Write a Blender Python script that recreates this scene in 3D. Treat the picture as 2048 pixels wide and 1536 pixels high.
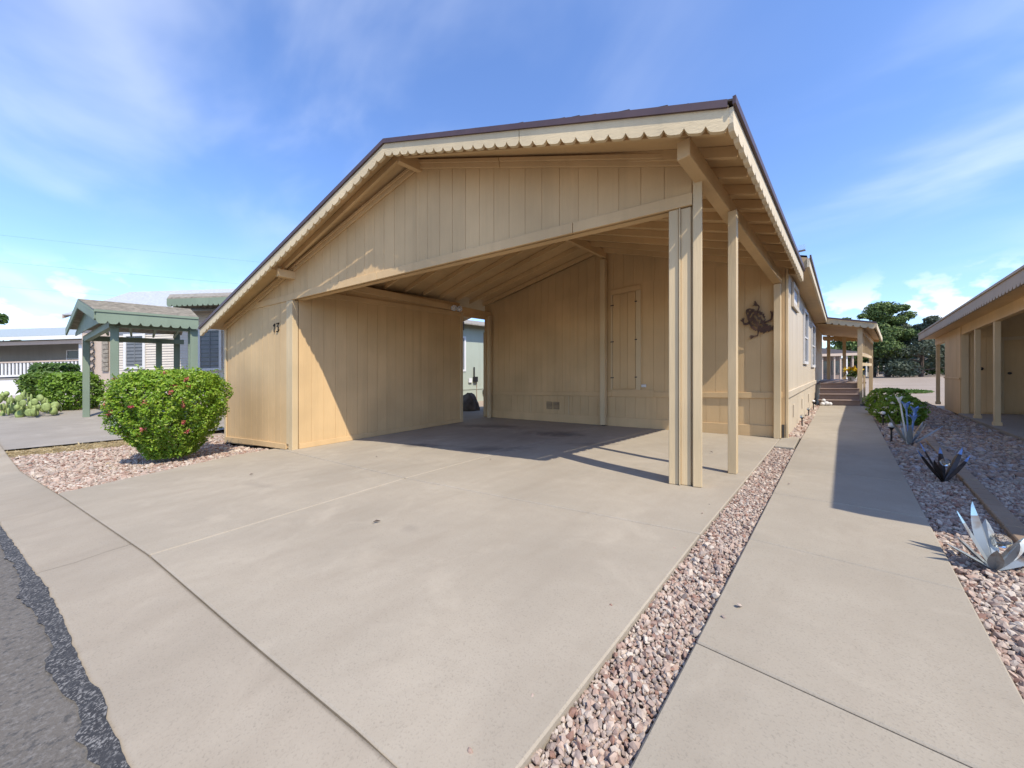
import bpy, bmesh, math, random
import numpy as np
from mathutils import Vector
random.seed(7); rng = np.random.default_rng(7)
S = bpy.context.scene
for o in list(bpy.data.objects): bpy.data.objects.remove(o)
COL = S.collection
# ------------------------------------------------------------------ camera
EYE = 1.0
YAW = 0.7559
cd = bpy.data.cameras.new('camera'); cam = bpy.data.objects.new('camera', cd); COL.objects.link(cam)
cam.location = (0, 0, EYE); cam.rotation_euler = (math.pi / 2, 0, YAW)
cd.sensor_width = 36; cd.lens = 703.476 / 2048 * 36; cd.shift_y = -10.3 / 2048
cd.clip_start = 0.02; cd.clip_end = 3000
S.camera = cam
# ------------------------------------------------------------------ sky, sun, exposure
LIGHT = Vector((-0.76, 0.20, -1.0)).normalized()          # the way sunlight travels
SUN_EL = math.asin(-LIGHT.z); SUN_AZ = math.atan2(-LIGHT.x, -LIGHT.y)
wd = bpy.data.worlds.new('World'); S.world = wd; wd.use_nodes = True
nt = wd.node_tree; nt.nodes.clear()
def wn(t, **k):
    n = nt.nodes.new(t)
    for a, b in k.items(): setattr(n, a, b)
    return n
wo = wn('ShaderNodeOutputWorld'); bg = wn('ShaderNodeBackground'); bg.inputs[1].default_value = 0.15
sky = wn('ShaderNodeTexSky', sky_type='NISHITA', sun_disc=False, sun_elevation=SUN_EL, sun_rotation=SUN_AZ,
         altitude=350, air_density=1.15, dust_density=0.45, ozone_density=5.0)
tc = wn('ShaderNodeTexCoord'); sx = wn('ShaderNodeSeparateXYZ'); nt.links.new(tc.outputs['Generated'], sx.inputs[0])
def wm(op, a, b=None, c=None, clamp=False):
    n = wn('ShaderNodeMath', operation=op, use_clamp=clamp)
    for i, v in enumerate((a, b, c)):
        if v is None: continue
        if isinstance(v, (int, float)): n.inputs[i].default_value = v
        else: nt.links.new(v, n.inputs[i])
    return n.outputs[0]
def wramp(v, lo, hi):
    n = wn('ShaderNodeMapRange', interpolation_type='SMOOTHSTEP'); nt.links.new(v, n.inputs[0])
    n.inputs[1].default_value = lo; n.inputs[2].default_value = hi; return n.outputs[0]
zz = wm('ADD', wm('MAXIMUM', sx.outputs[2], 0.0), 0.16)
cv = wn('ShaderNodeCombineXYZ')
nt.links.new(wm('DIVIDE', sx.outputs[0], zz), cv.inputs[0]); nt.links.new(wm('DIVIDE', sx.outputs[1], zz), cv.inputs[1])
def wnoise(vec, scale, detail, rough, rot=0, sc=(1, 1, 1), loc=(0, 0, 0), dist=0.0):
    m = wn('ShaderNodeMapping'); m.inputs['Rotation'].default_value = (0, 0, rot); m.inputs['Scale'].default_value = sc
    m.inputs['Location'].default_value = loc
    nt.links.new(vec, m.inputs[0]); n = wn('ShaderNodeTexNoise'); nt.links.new(m.outputs[0], n.inputs['Vector'])
    n.inputs['Scale'].default_value = scale; n.inputs['Detail'].default_value = detail; n.inputs['Roughness'].default_value = rough
    n.inputs['Distortion'].default_value = dist
    return n.outputs['Fac']
n1 = wnoise(cv.outputs[0], 1.5, 5, 0.48, 0.5, (1.0, 1.6, 1), (3.1, 0.4, 0), 0.35)
n2 = wnoise(cv.outputs[0], 0.55, 2, 0.5, 0.2, (1, 1, 1), (1.7, 2.2, 0))
cirrus = wm('MULTIPLY', wramp(n1, 0.40, 0.80), wramp(n2, 0.36, 0.66))
n3 = wnoise(tc.outputs['Generated'], 13.0, 6, 0.52, 0, (1, 1, 1.6), (0.3, 0.9, 0.2))
band = wm('MULTIPLY', wramp(sx.outputs[2], -0.02, 0.05), wm('SUBTRACT', 1.0, wramp(sx.outputs[2], 0.09, 0.23)))
cumul = wm('MULTIPLY', wramp(n3, 0.51, 0.60), band)
fac = wm('MAXIMUM', wm('MULTIPLY', cirrus, 0.50), wm('MULTIPLY', cumul, 0.85), clamp=True)
tint = wn('ShaderNodeMix', data_type='RGBA', blend_type='MULTIPLY'); tint.inputs[0].default_value = 1.0
nt.links.new(sky.outputs[0], tint.inputs[6]); tint.inputs[7].default_value = (0.89, 0.94, 1.11, 1)
mixc = wn('ShaderNodeMix', data_type='RGBA'); nt.links.new(fac, mixc.inputs[0]); nt.links.new(tint.outputs[2], mixc.inputs[6])
mixc.inputs[7].default_value = (5.5, 5.7, 6.0, 1)
nt.links.new(mixc.outputs[2], bg.inputs[0]); nt.links.new(bg.outputs[0], wo.inputs[0])
sd = bpy.data.lights.new('sun', 'SUN'); sd.energy = 3.3; sd.angle = math.radians(0.53); sd.color = (1.0, 0.925, 0.80)
so = bpy.data.objects.new('sun', sd); COL.objects.link(so); so.location = (20, -10, 30)
so.rotation_euler = LIGHT.to_track_quat('-Z', 'Y').to_euler()
vs = S.view_settings; vs.view_transform = 'Standard'; vs.look = 'None'; vs.gamma = 1; vs.use_curve_mapping = False; vs.exposure = 0.80
S.cycles.max_bounces = 7; S.cycles.diffuse_bounces = 5; S.cycles.glossy_bounces = 2; S.cycles.transmission_bounces = 4; S.cycles.transparent_max_bounces = 4
# ------------------------------------------------------------------ site frame: the lot falls gently to the left and to the street
GX, GY = 0.02256, 0.02126
def W(p): return (p[0], p[1], p[2] + EYE + GX * p[0] + GY * p[1])
def sm(a, b, x):
    t = min(1, max(0, (x - a) / (b - a))); return t * t * (3 - 2 * t)
def g(X, Y):
    z = -1.0 - 0.02 * min(max(0, -X - 1), 8) * min(1, max(0, (7.5 - Y) / 5.5))
    if X < -9: z += min(1.15, 0.078 * (-9 - X))
    if X > 0.6: z -= 0.15 * sm(0.6, 2.1, X) * sm(2.0, 8.0, Y)
    return z
def FY(X): return 3.63 + 0.2557 * X                        # plan line of the carport front
FD = Vector((1, 0.2557, 0)).normalized(); FN = Vector((FD.y, -FD.x, 0))   # along / out of that front
# ------------------------------------------------------------------ materials
MATS = {}
class NT:
    def __init__(s, name):
        s.m = bpy.data.materials.new(name); s.m.use_nodes = True; s.t = s.m.node_tree; s.t.nodes.clear()
        s.o = s.t.nodes.new('ShaderNodeOutputMaterial'); s.b = s.t.nodes.new('ShaderNodeBsdfPrincipled')
        s.t.links.new(s.b.outputs[0], s.o.inputs[0]); s.geo = s.t.nodes.new('ShaderNodeNewGeometry')
    def n(s, t, **k):
        n = s.t.nodes.new(t)
        for a, b in k.items(): setattr(n, a, b)
        return n
    def l(s, a, b): s.t.links.new(a, b)
    def noise(s, scale, detail=4, rough=.55, sc=(1, 1, 1), dist=0):
        m = s.n('ShaderNodeMapping'); m.inputs['Scale'].default_value = sc; s.l(s.geo.outputs['Position'], m.inputs[0])
        x = s.n('ShaderNodeTexNoise'); s.l(m.outputs[0], x.inputs['Vector']); x.inputs['Scale'].default_value = scale
        x.inputs['Detail'].default_value = detail; x.inputs['Roughness'].default_value = rough; x.inputs['Distortion'].default_value = dist
        return x.outputs['Fac']
    def rng(s, v, a, b, lo=0., hi=1.):
        m = s.n('ShaderNodeMapRange'); s.l(v, m.inputs[0]); m.inputs[1].default_value = a; m.inputs[2].default_value = b
        m.inputs[3].default_value = lo; m.inputs[4].default_value = hi; return m.outputs[0]
    def mix(s, f, a, b, blend='MIX'):
        m = s.n('ShaderNodeMix', data_type='RGBA', blend_type=blend)
        for i, v in ((0, f), (6, a), (7, b)):
            if isinstance(v, (int, float)): m.inputs[i].default_value = v
            elif isinstance(v, tuple): m.inputs[i].default_value = (*v, 1) if len(v) == 3 else v
            else: s.l(v, m.inputs[i])
        return m.outputs[2]
    def math(s, op, a, b):
        m = s.n('ShaderNodeMath', operation=op)
        for i, v in enumerate((a, b)):
            if isinstance(v, (int, float)): m.inputs[i].default_value = v
            else: s.l(v, m.inputs[i])
        return m.outputs[0]
    def bump(s, h, strength, dist):
        b = s.n('ShaderNodeBump'); b.inputs['Strength'].default_value = strength; b.inputs['Distance'].default_value = dist
        s.l(h, b.inputs['Height']); s.l(b.outputs[0], s.b.inputs['Normal'])
    def col(s, c):
        if isinstance(c, tuple): s.b.inputs['Base Color'].default_value = (*c, 1)
        else: s.l(c, s.b.inputs['Base Color'])
    def setv(s, **k):
        for a, v in k.items(): s.b.inputs[a.replace('_', ' ')].default_value = v
def paint(name, c, rough=.62, grain='z', var=.14, bump=.35):
    t = NT(name); sc = {'z': (26, 26, 1.6), 'y': (26, 1.6, 26), 'x': (1.6, 26, 26), 'n': (9, 9, 9)}[grain]
    gr = t.noise(3.2, 5, .6, sc); big = t.noise(1.1, 3, .5); spk = t.noise(60, 2, .5)
    d = tuple(k * (1 - var) for k in c); e = tuple(min(1, k * (1 + var * .7)) for k in c)
    cc = t.mix(t.rng(big, .3, .7), d, e)
    cc = t.mix(t.rng(gr, .25, .75, .0, .22), cc, tuple(k * .72 for k in c))
    cc = t.mix(t.rng(spk, .70, .80, 0, .35), cc, tuple(k * .55 for k in c))
    oi = t.n('ShaderNodeObjectInfo'); stk = t.noise(1.0, 5, .6, (7, 7, .35))
    cc = t.mix(t.rng(stk, .50, .75, 0, .36), cc, tuple(k * .70 for k in c))
    cc = t.mix(t.rng(oi.outputs['Random'], 0, 1, 0, .13), cc, tuple(k * .62 for k in c))
    t.col(cc); t.setv(Roughness=rough); t.b.inputs['Specular IOR Level'].default_value = .3
    t.bump(gr, bump, .004); MATS[name] = t.m; return t.m
def flat(name, c, rough=.6, metal=0., var=.12, scale=6.):
    t = NT(name); n = t.noise(scale, 4)
    t.col(t.mix(t.rng(n, .3, .7), tuple(k * (1 - var) for k in c), tuple(min(1, k * (1 + var)) for k in c)))
    t.setv(Roughness=rough, Metallic=metal); MATS[name] = t.m; return t.m
TAN = (.62, .425, .215)
M_tan = paint('tan_paint', TAN)
M_tanx = paint('tan_paint_crosswise', (.63, .432, .22), grain='x')
M_tany = paint('tan_paint_lengthwise', (.63, .432, .22), grain='y')
M_trim = paint('tan_trim_paint', (.63, .48, .28), grain='z', bump=.6)
M_fasc = paint('weathered_fascia_paint', (.70, .555, .34), grain='x', var=.14, bump=.8)
M_fascy = paint('weathered_eave_paint', (.70, .58, .39), grain='y', var=.14, bump=.8)
M_house = paint('pale_house_paint', (.62, .53, .40), var=.06, bump=.2)
M_drip = flat('brown_drip_edge_metal', (.085, .05, .05), .45)
M_shing = flat('dark_brown_shingle', (.055, .042, .036), .9, 0, .4, 40)
M_rock = flat('dark_boulder_stone', (.11, .09, .07), .9, 0, .4, 6)
M_black = flat('black_iron', (.012, .011, .011), .5)
M_rust = flat('rusty_brown_metal', (.085, .042, .024), .6, .3, .3, 20)
M_white = paint('white_paint', (.70, .69, .67), var=.05, bump=.1)
M_glassw = flat('dark_window_glass', (.05, .06, .07), .08, 0, .2, 3)
M_blind = flat('grey_window_blind', (.16, .17, .18), .5)
M_greent = paint('sage_green_trim', (.20, .25, .18), grain='z', bump=.2)
M_greenw = paint('pale_green_siding', (.40, .44, .36), grain='x', var=.05, bump=.15)
M_cream = paint('cream_lap_siding', (.62, .56, .48), grain='x', var=.04, bump=.1)
M_beige = paint('beige_side_wall', (.50, .40, .32), var=.05, bump=.1)
M_greyw = paint('grey_vertical_siding', (.28, .26, .23), var=.08, bump=.2)
M_broof = flat('pale_blue_grey_shingle', (.30, .345, .36), .9, 0, .12, 14)
M_wroof = flat('white_grey_shingle', (.36, .38, .39), .9, 0, .15, 14)
M_troof = flat('weathered_tan_shingle', (.25, .22, .175), .9, 0, .35, 9)
M_step = paint('brown_step_paint', (.26, .195, .165), grain='x', var=.1, bump=.2)
M_dark = flat('deep_brown_paint', (.05, .042, .035), .7)
M_edge = paint('brown_edging_paint', (.30, .215, .14), grain='y', var=.2)
M_pot = flat('terracotta_clay', (.36, .15, .09), .8)
M_chrome = flat('bright_metal', (.75, .75, .74), .25, 1., .1)
def m_concrete(name, base, stains=(), warm=.0):
    t = NT(name)
    n1 = t.noise(.9, 5, .6); n2 = t.noise(7, 6, .65); n3 = t.noise(140, 3, .6); n4 = t.noise(2.3, 4, .6, (1, 1, 1), 1.4)
    c = t.mix(t.rng(n1, .3, .7), tuple(k * .89 for k in base), tuple(k * 1.10 for k in base))
    c = t.mix(t.rng(n2, .35, .75, 0, .30), c, (base[0] * .80, base[1] * .77, base[2] * .74))
    c = t.mix(t.rng(n4, .60, .78, 0, .28), c, (base[0] * 1.13, base[1] * 1.14, base[2] * 1.16))
    c = t.mix(t.rng(n3, .54, .72, 0, .62), c, tuple(k * .62 for k in base))
    ty = t.noise(1.0, 5, .6, (3.2, .5, 1)); c = t.mix(t.rng(ty, .50, .72, 0, .34), c, (base[0] * .74, base[1] * .71, base[2] * .68))
    ef = t.noise(1.6, 6, .65, (1, 1, 1), .6); c = t.mix(t.rng(ef, .54, .70, 0, .45), c, (base[0] * 1.22, base[1] * 1.22, base[2] * 1.22))
    vo = t.n('ShaderNodeTexVoronoi', feature='DISTANCE_TO_EDGE'); vo.inputs['Scale'].default_value = .42
    wv = t.n('ShaderNodeVectorMath', operation='ADD'); t.l(t.geo.outputs['Position'], wv.inputs[0]); nz = t.n('ShaderNodeTexNoise'); nz.inputs['Scale'].default_value = 2.2; nz.inputs['Detail'].default_value = 5; nzs = t.n('ShaderNodeVectorMath', operation='SCALE'); nzs.inputs['Scale'].default_value = .30; t.l(nz.outputs['Color'], nzs.inputs[0])
    t.l(t.geo.outputs['Position'], nz.inputs['Vector']); t.l(nzs.outputs[0], wv.inputs[1]); t.l(wv.outputs[0], vo.inputs['Vector'])
    crk = t.math('MULTIPLY', t.rng(vo.outputs['Distance'], .0, .0035, 1, 0), t.rng(n1, .50, .60, 0, .05)); c = t.mix(crk, c, tuple(k * .4 for k in base))
    for (x, y, rx, ry, rot, amt) in stains:
        m = t.n('ShaderNodeMapping', vector_type='TEXTURE'); m.inputs['Location'].default_value = (x, y, 0)
        m.inputs['Rotation'].default_value = (0, 0, rot); m.inputs['Scale'].default_value = (rx, ry, 60)
        t.l(t.geo.outputs['Position'], m.inputs[0])
        wob = t.n('ShaderNodeVectorMath', operation='LENGTH'); t.l(m.outputs[0], wob.inputs[0])
        d = t.math('ADD', wob.outputs['Value'], t.rng(n4, .3, .7, -.35, .35))
        mr = t.n('ShaderNodeMapRange', interpolation_type='SMOOTHSTEP'); t.l(d, mr.inputs[0])
        mr.inputs[1].default_value = 1.1; mr.inputs[2].default_value = .05; mr.inputs[3].default_value = 0; mr.inputs[4].default_value = amt
        c = t.mix(mr.outputs[0], c, (.10, .085, .075))
    t.col(c); t.setv(Roughness=.85); t.b.inputs['Specular IOR Level'].default_value = .25
    t.bump(t.mix(.5, n3, n2), .30, .004); MATS[name] = t.m; return t.m
CONC = (.354, .306, .236)
M_conc = m_concrete('driveway_concrete', CONC, [(-5.7, 5.3, 1.3, .35, .25, .6), (-3.8, 5.2, .8, .32, .2, .65), (-3.9, 3.6, .6, .28, .5, .6), (-2.2, 1.3, .10, .08, 0, .18), (-4.6, .9, .5, .08, .3, .18),
                                                (-5.1, 3.2, .5, .2, .4, .7), (-2.7, 4.7, .5, .16, .5, .35), (-4.6, 4.4, 2.2, 1.3, .3, .25)])
M_walk = m_concrete('walkway_concrete', (.340, .296, .229))
M_gut = m_concrete('gutter_concrete', (.328, .280, .214))
M_nconc = m_concrete('neighbour_concrete', (.30, .27, .23))
def m_asphalt():
    t = NT('worn_asphalt'); n1 = t.noise(1.2, 4); n2 = t.noise(60, 4, .75); n3 = t.noise(38, 3, .7)
    c = t.mix(t.rng(n1, .3, .7), (.105, .092, .076), (.145, .128, .106))
    c = t.mix(t.rng(n2, .48, .68, 0, .8), c, (.20, .185, .165)); c = t.mix(t.rng(n3, .52, .66, 0, .7), c, (.045, .045, .045))
    t.col(c); t.setv(Roughness=.9); t.bump(n2, .7, .006); return t.m
M_asph = m_asphalt()
def m_seal():
    t = NT('black_crack_sealant'); n = t.noise(95, 3, .7); n2 = t.noise(18, 3)
    c = t.mix(t.rng(n, .50, .60), (.028, .027, .027), (.20, .19, .175)); c = t.mix(t.rng(n2, .48, .6, 0, .7), c, (.035, .034, .034)); t.col(c); t.setv(Roughness=.8); t.bump(n, .6, .006); return t.m
M_seal = m_seal()
def m_dirt(name, a, b, fine=60):
    t = NT(name); n1 = t.noise(.35, 5); n2 = t.noise(fine, 4, .65); n3 = t.noise(4, 4)
    c = t.mix(t.rng(n1, .35, .65), a, b); c = t.mix(t.rng(n2, .5, .7, 0, .55), c, tuple(k * .5 for k in a)); c = t.mix(t.rng(n3, .5, .75, 0, .3), c, tuple(k * 1.15 for k in b))
    t.col(c); t.setv(Roughness=.95); t.bump(n2, .6, .01); return t.m
M_sand = m_dirt('sandy_lot_soil', (.28, .215, .155), (.34, .27, .20), 30)
M_bed = m_dirt('gravel_bed_soil', (.27, .205, .165), (.33, .25, .205), 45)
M_grassdry = m_dirt('dry_grass_soil', (.36, .27, .14), (.46, .36, .20), 70)
M_grey = m_dirt('grey_gravel_ground', (.38, .32, .28), (.46, .40, .35), 25)
def m_stone(name, cols):
    t = NT(name); r = t.n('ShaderNodeValToRGB'); r.color_ramp.interpolation = 'CONSTANT'
    t.l(t.geo.outputs['Random Per Island'], r.inputs[0]); e = r.color_ramp.elements
    while len(e) < len(cols): e.new(.5)
    for i, c in enumerate(cols): e[i].position = i / len(cols); e[i].color = (*c, 1)
    n = t.noise(110, 4, .65); c = t.mix(t.rng(n, .4, .7, 0, .4), r.outputs[0], (.22, .155, .13))
    t.col(c); t.setv(Roughness=.9); t.bump(n, .4, .003); return t.m
PINK = [(.48, .34, .29), (.56, .44, .39), (.38, .235, .195), (.50, .40, .36), (.60, .50, .45), (.34, .26, .24), (.46, .30, .25), (.42, .35, .33), (.54, .38, .32), (.33, .16, .12), (.62, .54, .50), (.44, .33, .30)]
PINK = [tuple(.84 * (k * .72 + .28 * sum(c) / 3) * w_ for k, w_ in zip(c, (1.05, 1.0, .86))) for c in PINK]
M_stone = m_stone('pink_granite_gravel', PINK)
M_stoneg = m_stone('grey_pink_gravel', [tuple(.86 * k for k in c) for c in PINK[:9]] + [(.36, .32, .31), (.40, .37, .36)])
def m_leaf(name, cols, rough=.5, trans=.30):
    t = NT(name); r = t.n('ShaderNodeValToRGB'); t.l(t.geo.outputs['Random Per Island'], r.inputs[0]); e = r.color_ramp.elements
    while len(e) < len(cols): e.new(.5)
    for i, c in enumerate(cols): e[i].position = i / max(1, len(cols) - 1); e[i].color = (*c, 1)
    t.col(r.outputs[0]); t.setv(Roughness=rough)
    tr = t.n('ShaderNodeBsdfTranslucent'); t.l(r.outputs[0], tr.inputs[0]); mx = t.n('ShaderNodeMixShader'); mx.inputs[0].default_value = trans
    t.l(t.b.outputs[0], mx.inputs[1]); t.l(tr.outputs[0], mx.inputs[2]); t.l(mx.outputs[0], t.o.inputs[0]); return t.m
M_leafA = m_leaf('bright_lantana_leaf', [(.10, .20, .012), (.18, .31, .018), (.25, .39, .022), (.14, .26, .015), (.29, .42, .03), (.30, .36, .05)])
M_leafB = m_leaf('mid_green_leaf', [(.06, .12, .016), (.10, .18, .02), (.13, .20, .03), (.08, .14, .02)])
M_leafC = m_leaf('dark_shrub_leaf', [(.03, .07, .012), (.05, .11, .016), (.07, .14, .02), (.09, .16, .025)])
M_leafD = m_leaf('fresh_shrub_leaf', [(.045, .11, .014), (.08, .17, .02), (.11, .22, .03), (.07, .15, .02)])
M_leafE = m_leaf('yellow_green_leaf', [(.09, .17, .016), (.14, .25, .02), (.19, .30, .03), (.12, .21, .02)])
M_pine = m_leaf('pine_needle', [(.035, .065, .018), (.07, .12, .028), (.12, .18, .04), (.17, .23, .055)], .7, .15)
M_olive = m_leaf('grey_green_leaf', [(.045, .065, .035), (.07, .095, .055), (.10, .125, .08), (.14, .16, .11)], .7, .15)
M_cact = flat('pale_green_cactus', (.23, .29, .09), .6, 0, .35, 14)
M_bark = flat('brown_bark', (.09, .065, .05), .9, 0, .4, 12)
M_petal = m_leaf('pink_flower_petal', [(.42, .06, .07), (.50, .13, .12), (.50, .22, .08), (.40, .05, .10)])
M_wpetal = m_leaf('white_flower_petal', [(.75, .75, .70), (.8, .8, .76)])
M_ypetal = m_leaf('yellow_flower_petal', [(.75, .50, .02), (.80, .60, .03)])
M_bpetal = flat('blue_painted_tin', (.16, .28, .55), .35, .3, .3, 20)
M_straw = m_leaf('dry_straw', [(.48, .38, .2), (.56, .46, .27), (.38, .29, .14)])
def m_galv():
    t = NT('galvanised_tin'); n = t.noise(26, 4, .6, (1, 1, .3)); n2 = t.noise(7, 3)
    c = t.mix(t.rng(n2, .52, .62), (.30, .33, .34), (.20, .15, .11)); t.col(c); t.setv(Metallic=.45); t.l(t.rng(n, .3, .7, .35, .6), t.b.inputs['Roughness']); return t.m
M_galv = m_galv()
def m_glass():
    t = NT('clear_glass_ball'); t.col((.85, .93, .95)); t.setv(Roughness=.02, IOR=1.3); t.b.inputs['Transmission Weight'].default_value = 1.0; return t.m
M_glass = m_glass()
# ------------------------------------------------------------------ mesh helpers
class MB:
    def __init__(s): s.v = []; s.f = []
    def add(s, vs, fs):
        n = len(s.v); s.v += [tuple(p) for p in vs]; s.f += [tuple(i + n for i in q) for q in fs]; return s
    def hexa(s, p): return s.add(p, [(0, 3, 2, 1), (4, 5, 6, 7), (0, 1, 5, 4), (1, 2, 6, 5), (2, 3, 7, 6), (3, 0, 4, 7)])
    def box(s, x0, x1, y0, y1, z0, z1):
        return s.hexa([(x0, y0, z0), (x1, y0, z0), (x1, y1, z0), (x0, y1, z0), (x0, y0, z1), (x1, y0, z1), (x1, y1, z1), (x0, y1, z1)])
    def slab(s, a, b, off0, off1, za0, zb0, za1, zb1, nrm):
        """upright board on the plan line a-b, between offsets off0..off1 along nrm, bottom za0/zb0, top za1/zb1"""
        q = []
        for (p, z) in ((a, za0), (b, zb0)): q.append((p[0] + nrm[0] * off1, p[1] + nrm[1] * off1, z))
        for (p, z) in ((b, zb0), (a, za0)): q.append((p[0] + nrm[0] * off0, p[1] + nrm[1] * off0, z))
        for (p, z) in ((a, za1), (b, zb1)): q.append((p[0] + nrm[0] * off1, p[1] + nrm[1] * off1, z))
        for (p, z) in ((b, zb1), (a, za1)): q.append((p[0] + nrm[0] * off0, p[1] + nrm[1] * off0, z))
        return s.hexa(q)
    def beam(s, p, q, w, h):
        """p, q are the middle of the top edge; sides stay upright"""
        d = Vector((q[0] - p[0], q[1] - p[1], 0)).normalized(); n = Vector((-d.y, d.x, 0)) * (w / 2)
        c = []
        for k in (-h, 0):
            for (a, sg) in ((p, -1), (q, -1), (q, 1), (p, 1)): c.append((a[0] + n.x * sg, a[1] + n.y * sg, a[2] + k))
        return s.hexa(c)
    def prism(s, poly, zt, th):
        n = len(poly); top = [(x, y, zt(x, y)) for x, y in poly]; bot = [(x, y, z - th) for x, y, z in top]
        return s.add(top + bot, [tuple(range(n)), tuple(range(2 * n - 1, n - 1, -1))] + [(i, i + n, (i + 1) % n + n, (i + 1) % n) for i in range(n)])
    def tube(s, pts, r, n=6, r1=None):
        pts = [Vector(p) for p in pts]; rings = []
        for i, p in enumerate(pts):
            d = (pts[min(i + 1, len(pts) - 1)] - pts[max(i - 1, 0)]).normalized()
            u = d.cross(Vector((0, 0, 1))); u = u.normalized() if u.length > 1e-3 else Vector((1, 0, 0)); w = d.cross(u)
            rr = r if r1 is None else r + (r1 - r) * i / (len(pts) - 1)
            rings.append([p + (u * math.cos(6.2832 * k / n) + w * math.sin(6.2832 * k / n)) * rr for k in range(n)])
        fs = [(i * n + k, i * n + (k + 1) % n, (i + 1) * n + (k + 1) % n, (i + 1) * n + k) for i in range(len(pts) - 1) for k in range(n)]
        fs += [tuple(range(n - 1, -1, -1)), tuple(range((len(pts) - 1) * n, len(pts) * n))]
        return s.add([v for r_ in rings for v in r_], fs)
    def ball(s, c, r, seg=14, rg=8, sq=(1, 1, 1)):
        vs = [(c[0], c[1], c[2] - r * sq[2])]
        for i in range(1, rg):
            a = math.pi * i / rg - math.pi / 2
            for k in range(seg):
                b = 6.2832 * k / seg; vs.append((c[0] + r * sq[0] * math.cos(a) * math.cos(b), c[1] + r * sq[1] * math.cos(a) * math.sin(b), c[2] + r * sq[2] * math.sin(a)))
        vs.append((c[0], c[1], c[2] + r * sq[2])); m = len(vs) - 1
        fs = [(0, 1 + (k + 1) % seg, 1 + k) for k in range(seg)]
        for i in range(rg - 2):
            for k in range(seg):
                a = 1 + i * seg + k; b = 1 + i * seg + (k + 1) % seg; fs.append((a, b, b + seg, a + seg))
        fs += [(m, 1 + (rg - 2) * seg + k, 1 + (rg - 2) * seg + (k + 1) % seg) for k in range(seg)]
        return s.add(vs, fs)
    def build(s, name, mat, parent=None, bevel=0, smooth=False, kind=None, raw=False):
        vs = [p if raw else W(p) for p in s.v]
        a = np.array(vs); o = Vector(((a[:, 0].min() + a[:, 0].max()) / 2, (a[:, 1].min() + a[:, 1].max()) / 2, a[:, 2].min()))
        me = bpy.data.meshes.new(name); me.from_pydata([tuple(Vector(p) - o) for p in vs], [], s.f)
        bm = bmesh.new(); bm.from_mesh(me); bmesh.ops.recalc_face_normals(bm, faces=bm.faces); bm.to_mesh(me); bm.free()
        return link(name, me, mat, o, parent, bevel, smooth, kind)
def link(name, me, mat, o, parent=None, bevel=0, smooth=False, kind=None):
    if mat is not None and not me.materials: me.materials.append(mat)
    me.polygons.foreach_set('use_smooth', [bool(smooth)] * len(me.polygons)); me.update()
    ob = bpy.data.objects.new(name, me); COL.objects.link(ob)
    if parent is not None:
        ob.parent = parent; q = parent; base = Vector((0, 0, 0))
        while q is not None: base += q.location; q = q.parent
        ob.location = Vector(o) - base
    else: ob.location = o
    if bevel:
        b = ob.modifiers.new('bevel', 'BEVEL'); b.width = bevel; b.segments = 1; b.limit_method = 'ANGLE'
    if kind: ob['kind'] = kind
    return ob
def thing(name, label, cat, loc, group=None):
    e = bpy.data.objects.new(name, None); COL.objects.link(e); e.location = W(loc); e.empty_display_size = .1
    e['label'] = label; e['category'] = cat
    if group: e['group'] = group
    return e
def tag(o, label, cat, group=None):
    o['label'] = label; o['category'] = cat
    if group: o['group'] = group
    return o
def npmesh(name, V, Fq, mat, parent=None, kind=None, smooth=False, raw=False):
    """V (n,3) in site frame, Fq (m,k) faces"""
    V = np.asarray(V, float).copy()
    if not raw: V[:, 2] += EYE + GX * V[:, 0] + GY * V[:, 1]
    o = np.array([(V[:, 0].min() + V[:, 0].max()) / 2, (V[:, 1].min() + V[:, 1].max()) / 2, V[:, 2].min()]); V -= o
    me = bpy.data.meshes.new(name); k = Fq.shape[1]
    me.vertices.add(len(V)); me.vertices.foreach_set('co', V.ravel()); me.loops.add(Fq.size); me.loops.foreach_set('vertex_index', Fq.ravel().astype(np.int32))
    me.polygons.add(len(Fq)); me.polygons.foreach_set('loop_start', np.arange(0, Fq.size, k, dtype=np.int32)); me.polygons.foreach_set('loop_total', np.full(len(Fq), k, np.int32))
    me.update(calc_edges=True); me.validate()
    return link(name, me, mat, Vector(o), parent, 0, smooth, kind)
def copy_tree(o, loc, parent=None):
    c = o.copy(); COL.objects.link(c); c.parent = parent
    if loc is not None: c.location = loc
    for ch in list(o.children): copy_tree(ch, None, c)
    return c
# ------------------------------------------------------------------ THE GROUND
def lerp_line(pts, x):
    for (x0, y0), (x1, y1) in zip(pts, pts[1:]):
        if x0 <= x <= x1: return y0 + (y1 - y0) * (x - x0) / (x1 - x0)
    return pts[0][1] if x < pts[0][0] else pts[-1][1]
BACK = [(-60, -13.5), (-30, -6.2), (-17, -2.95), (-10.5, -1.55), (-6.15, -.58), (-3.18, .048), (-1.72, .303), (-.84, .464), (.6, .66), (4, 1.1), (30, 4.0)]
ASPH = [(-60, -14.0), (-30, -6.7), (-17, -3.4), (-10, -1.93), (-5.57, -.90), (-3.18, -.36), (-1.35, -.015), (.6, .25), (4, .7), (30, 3.6)]
xs = sorted(set([-700, -300, -150, -90, -60, -45] + list(np.arange(-36, 12, 1.0)) + [14, 18, 24, 40, 80, 200, 700])); ys = sorted(set([-700, -200, -60, -25, -12] + list(np.arange(-8, 24, 1.0)) + [30, 45, 70, 120, 260, 700]))
m = MB(); m.v = [(x, y, g(x, y) - .11) for y in ys for x in xs]; nx = len(xs)
m.f = [(j * nx + i, j * nx + i + 1, (j + 1) * nx + i + 1, (j + 1) * nx + i) for j in range(len(ys) - 1) for i in range(nx - 1)]
m.build('ground', M_sand, kind='structure')
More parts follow.
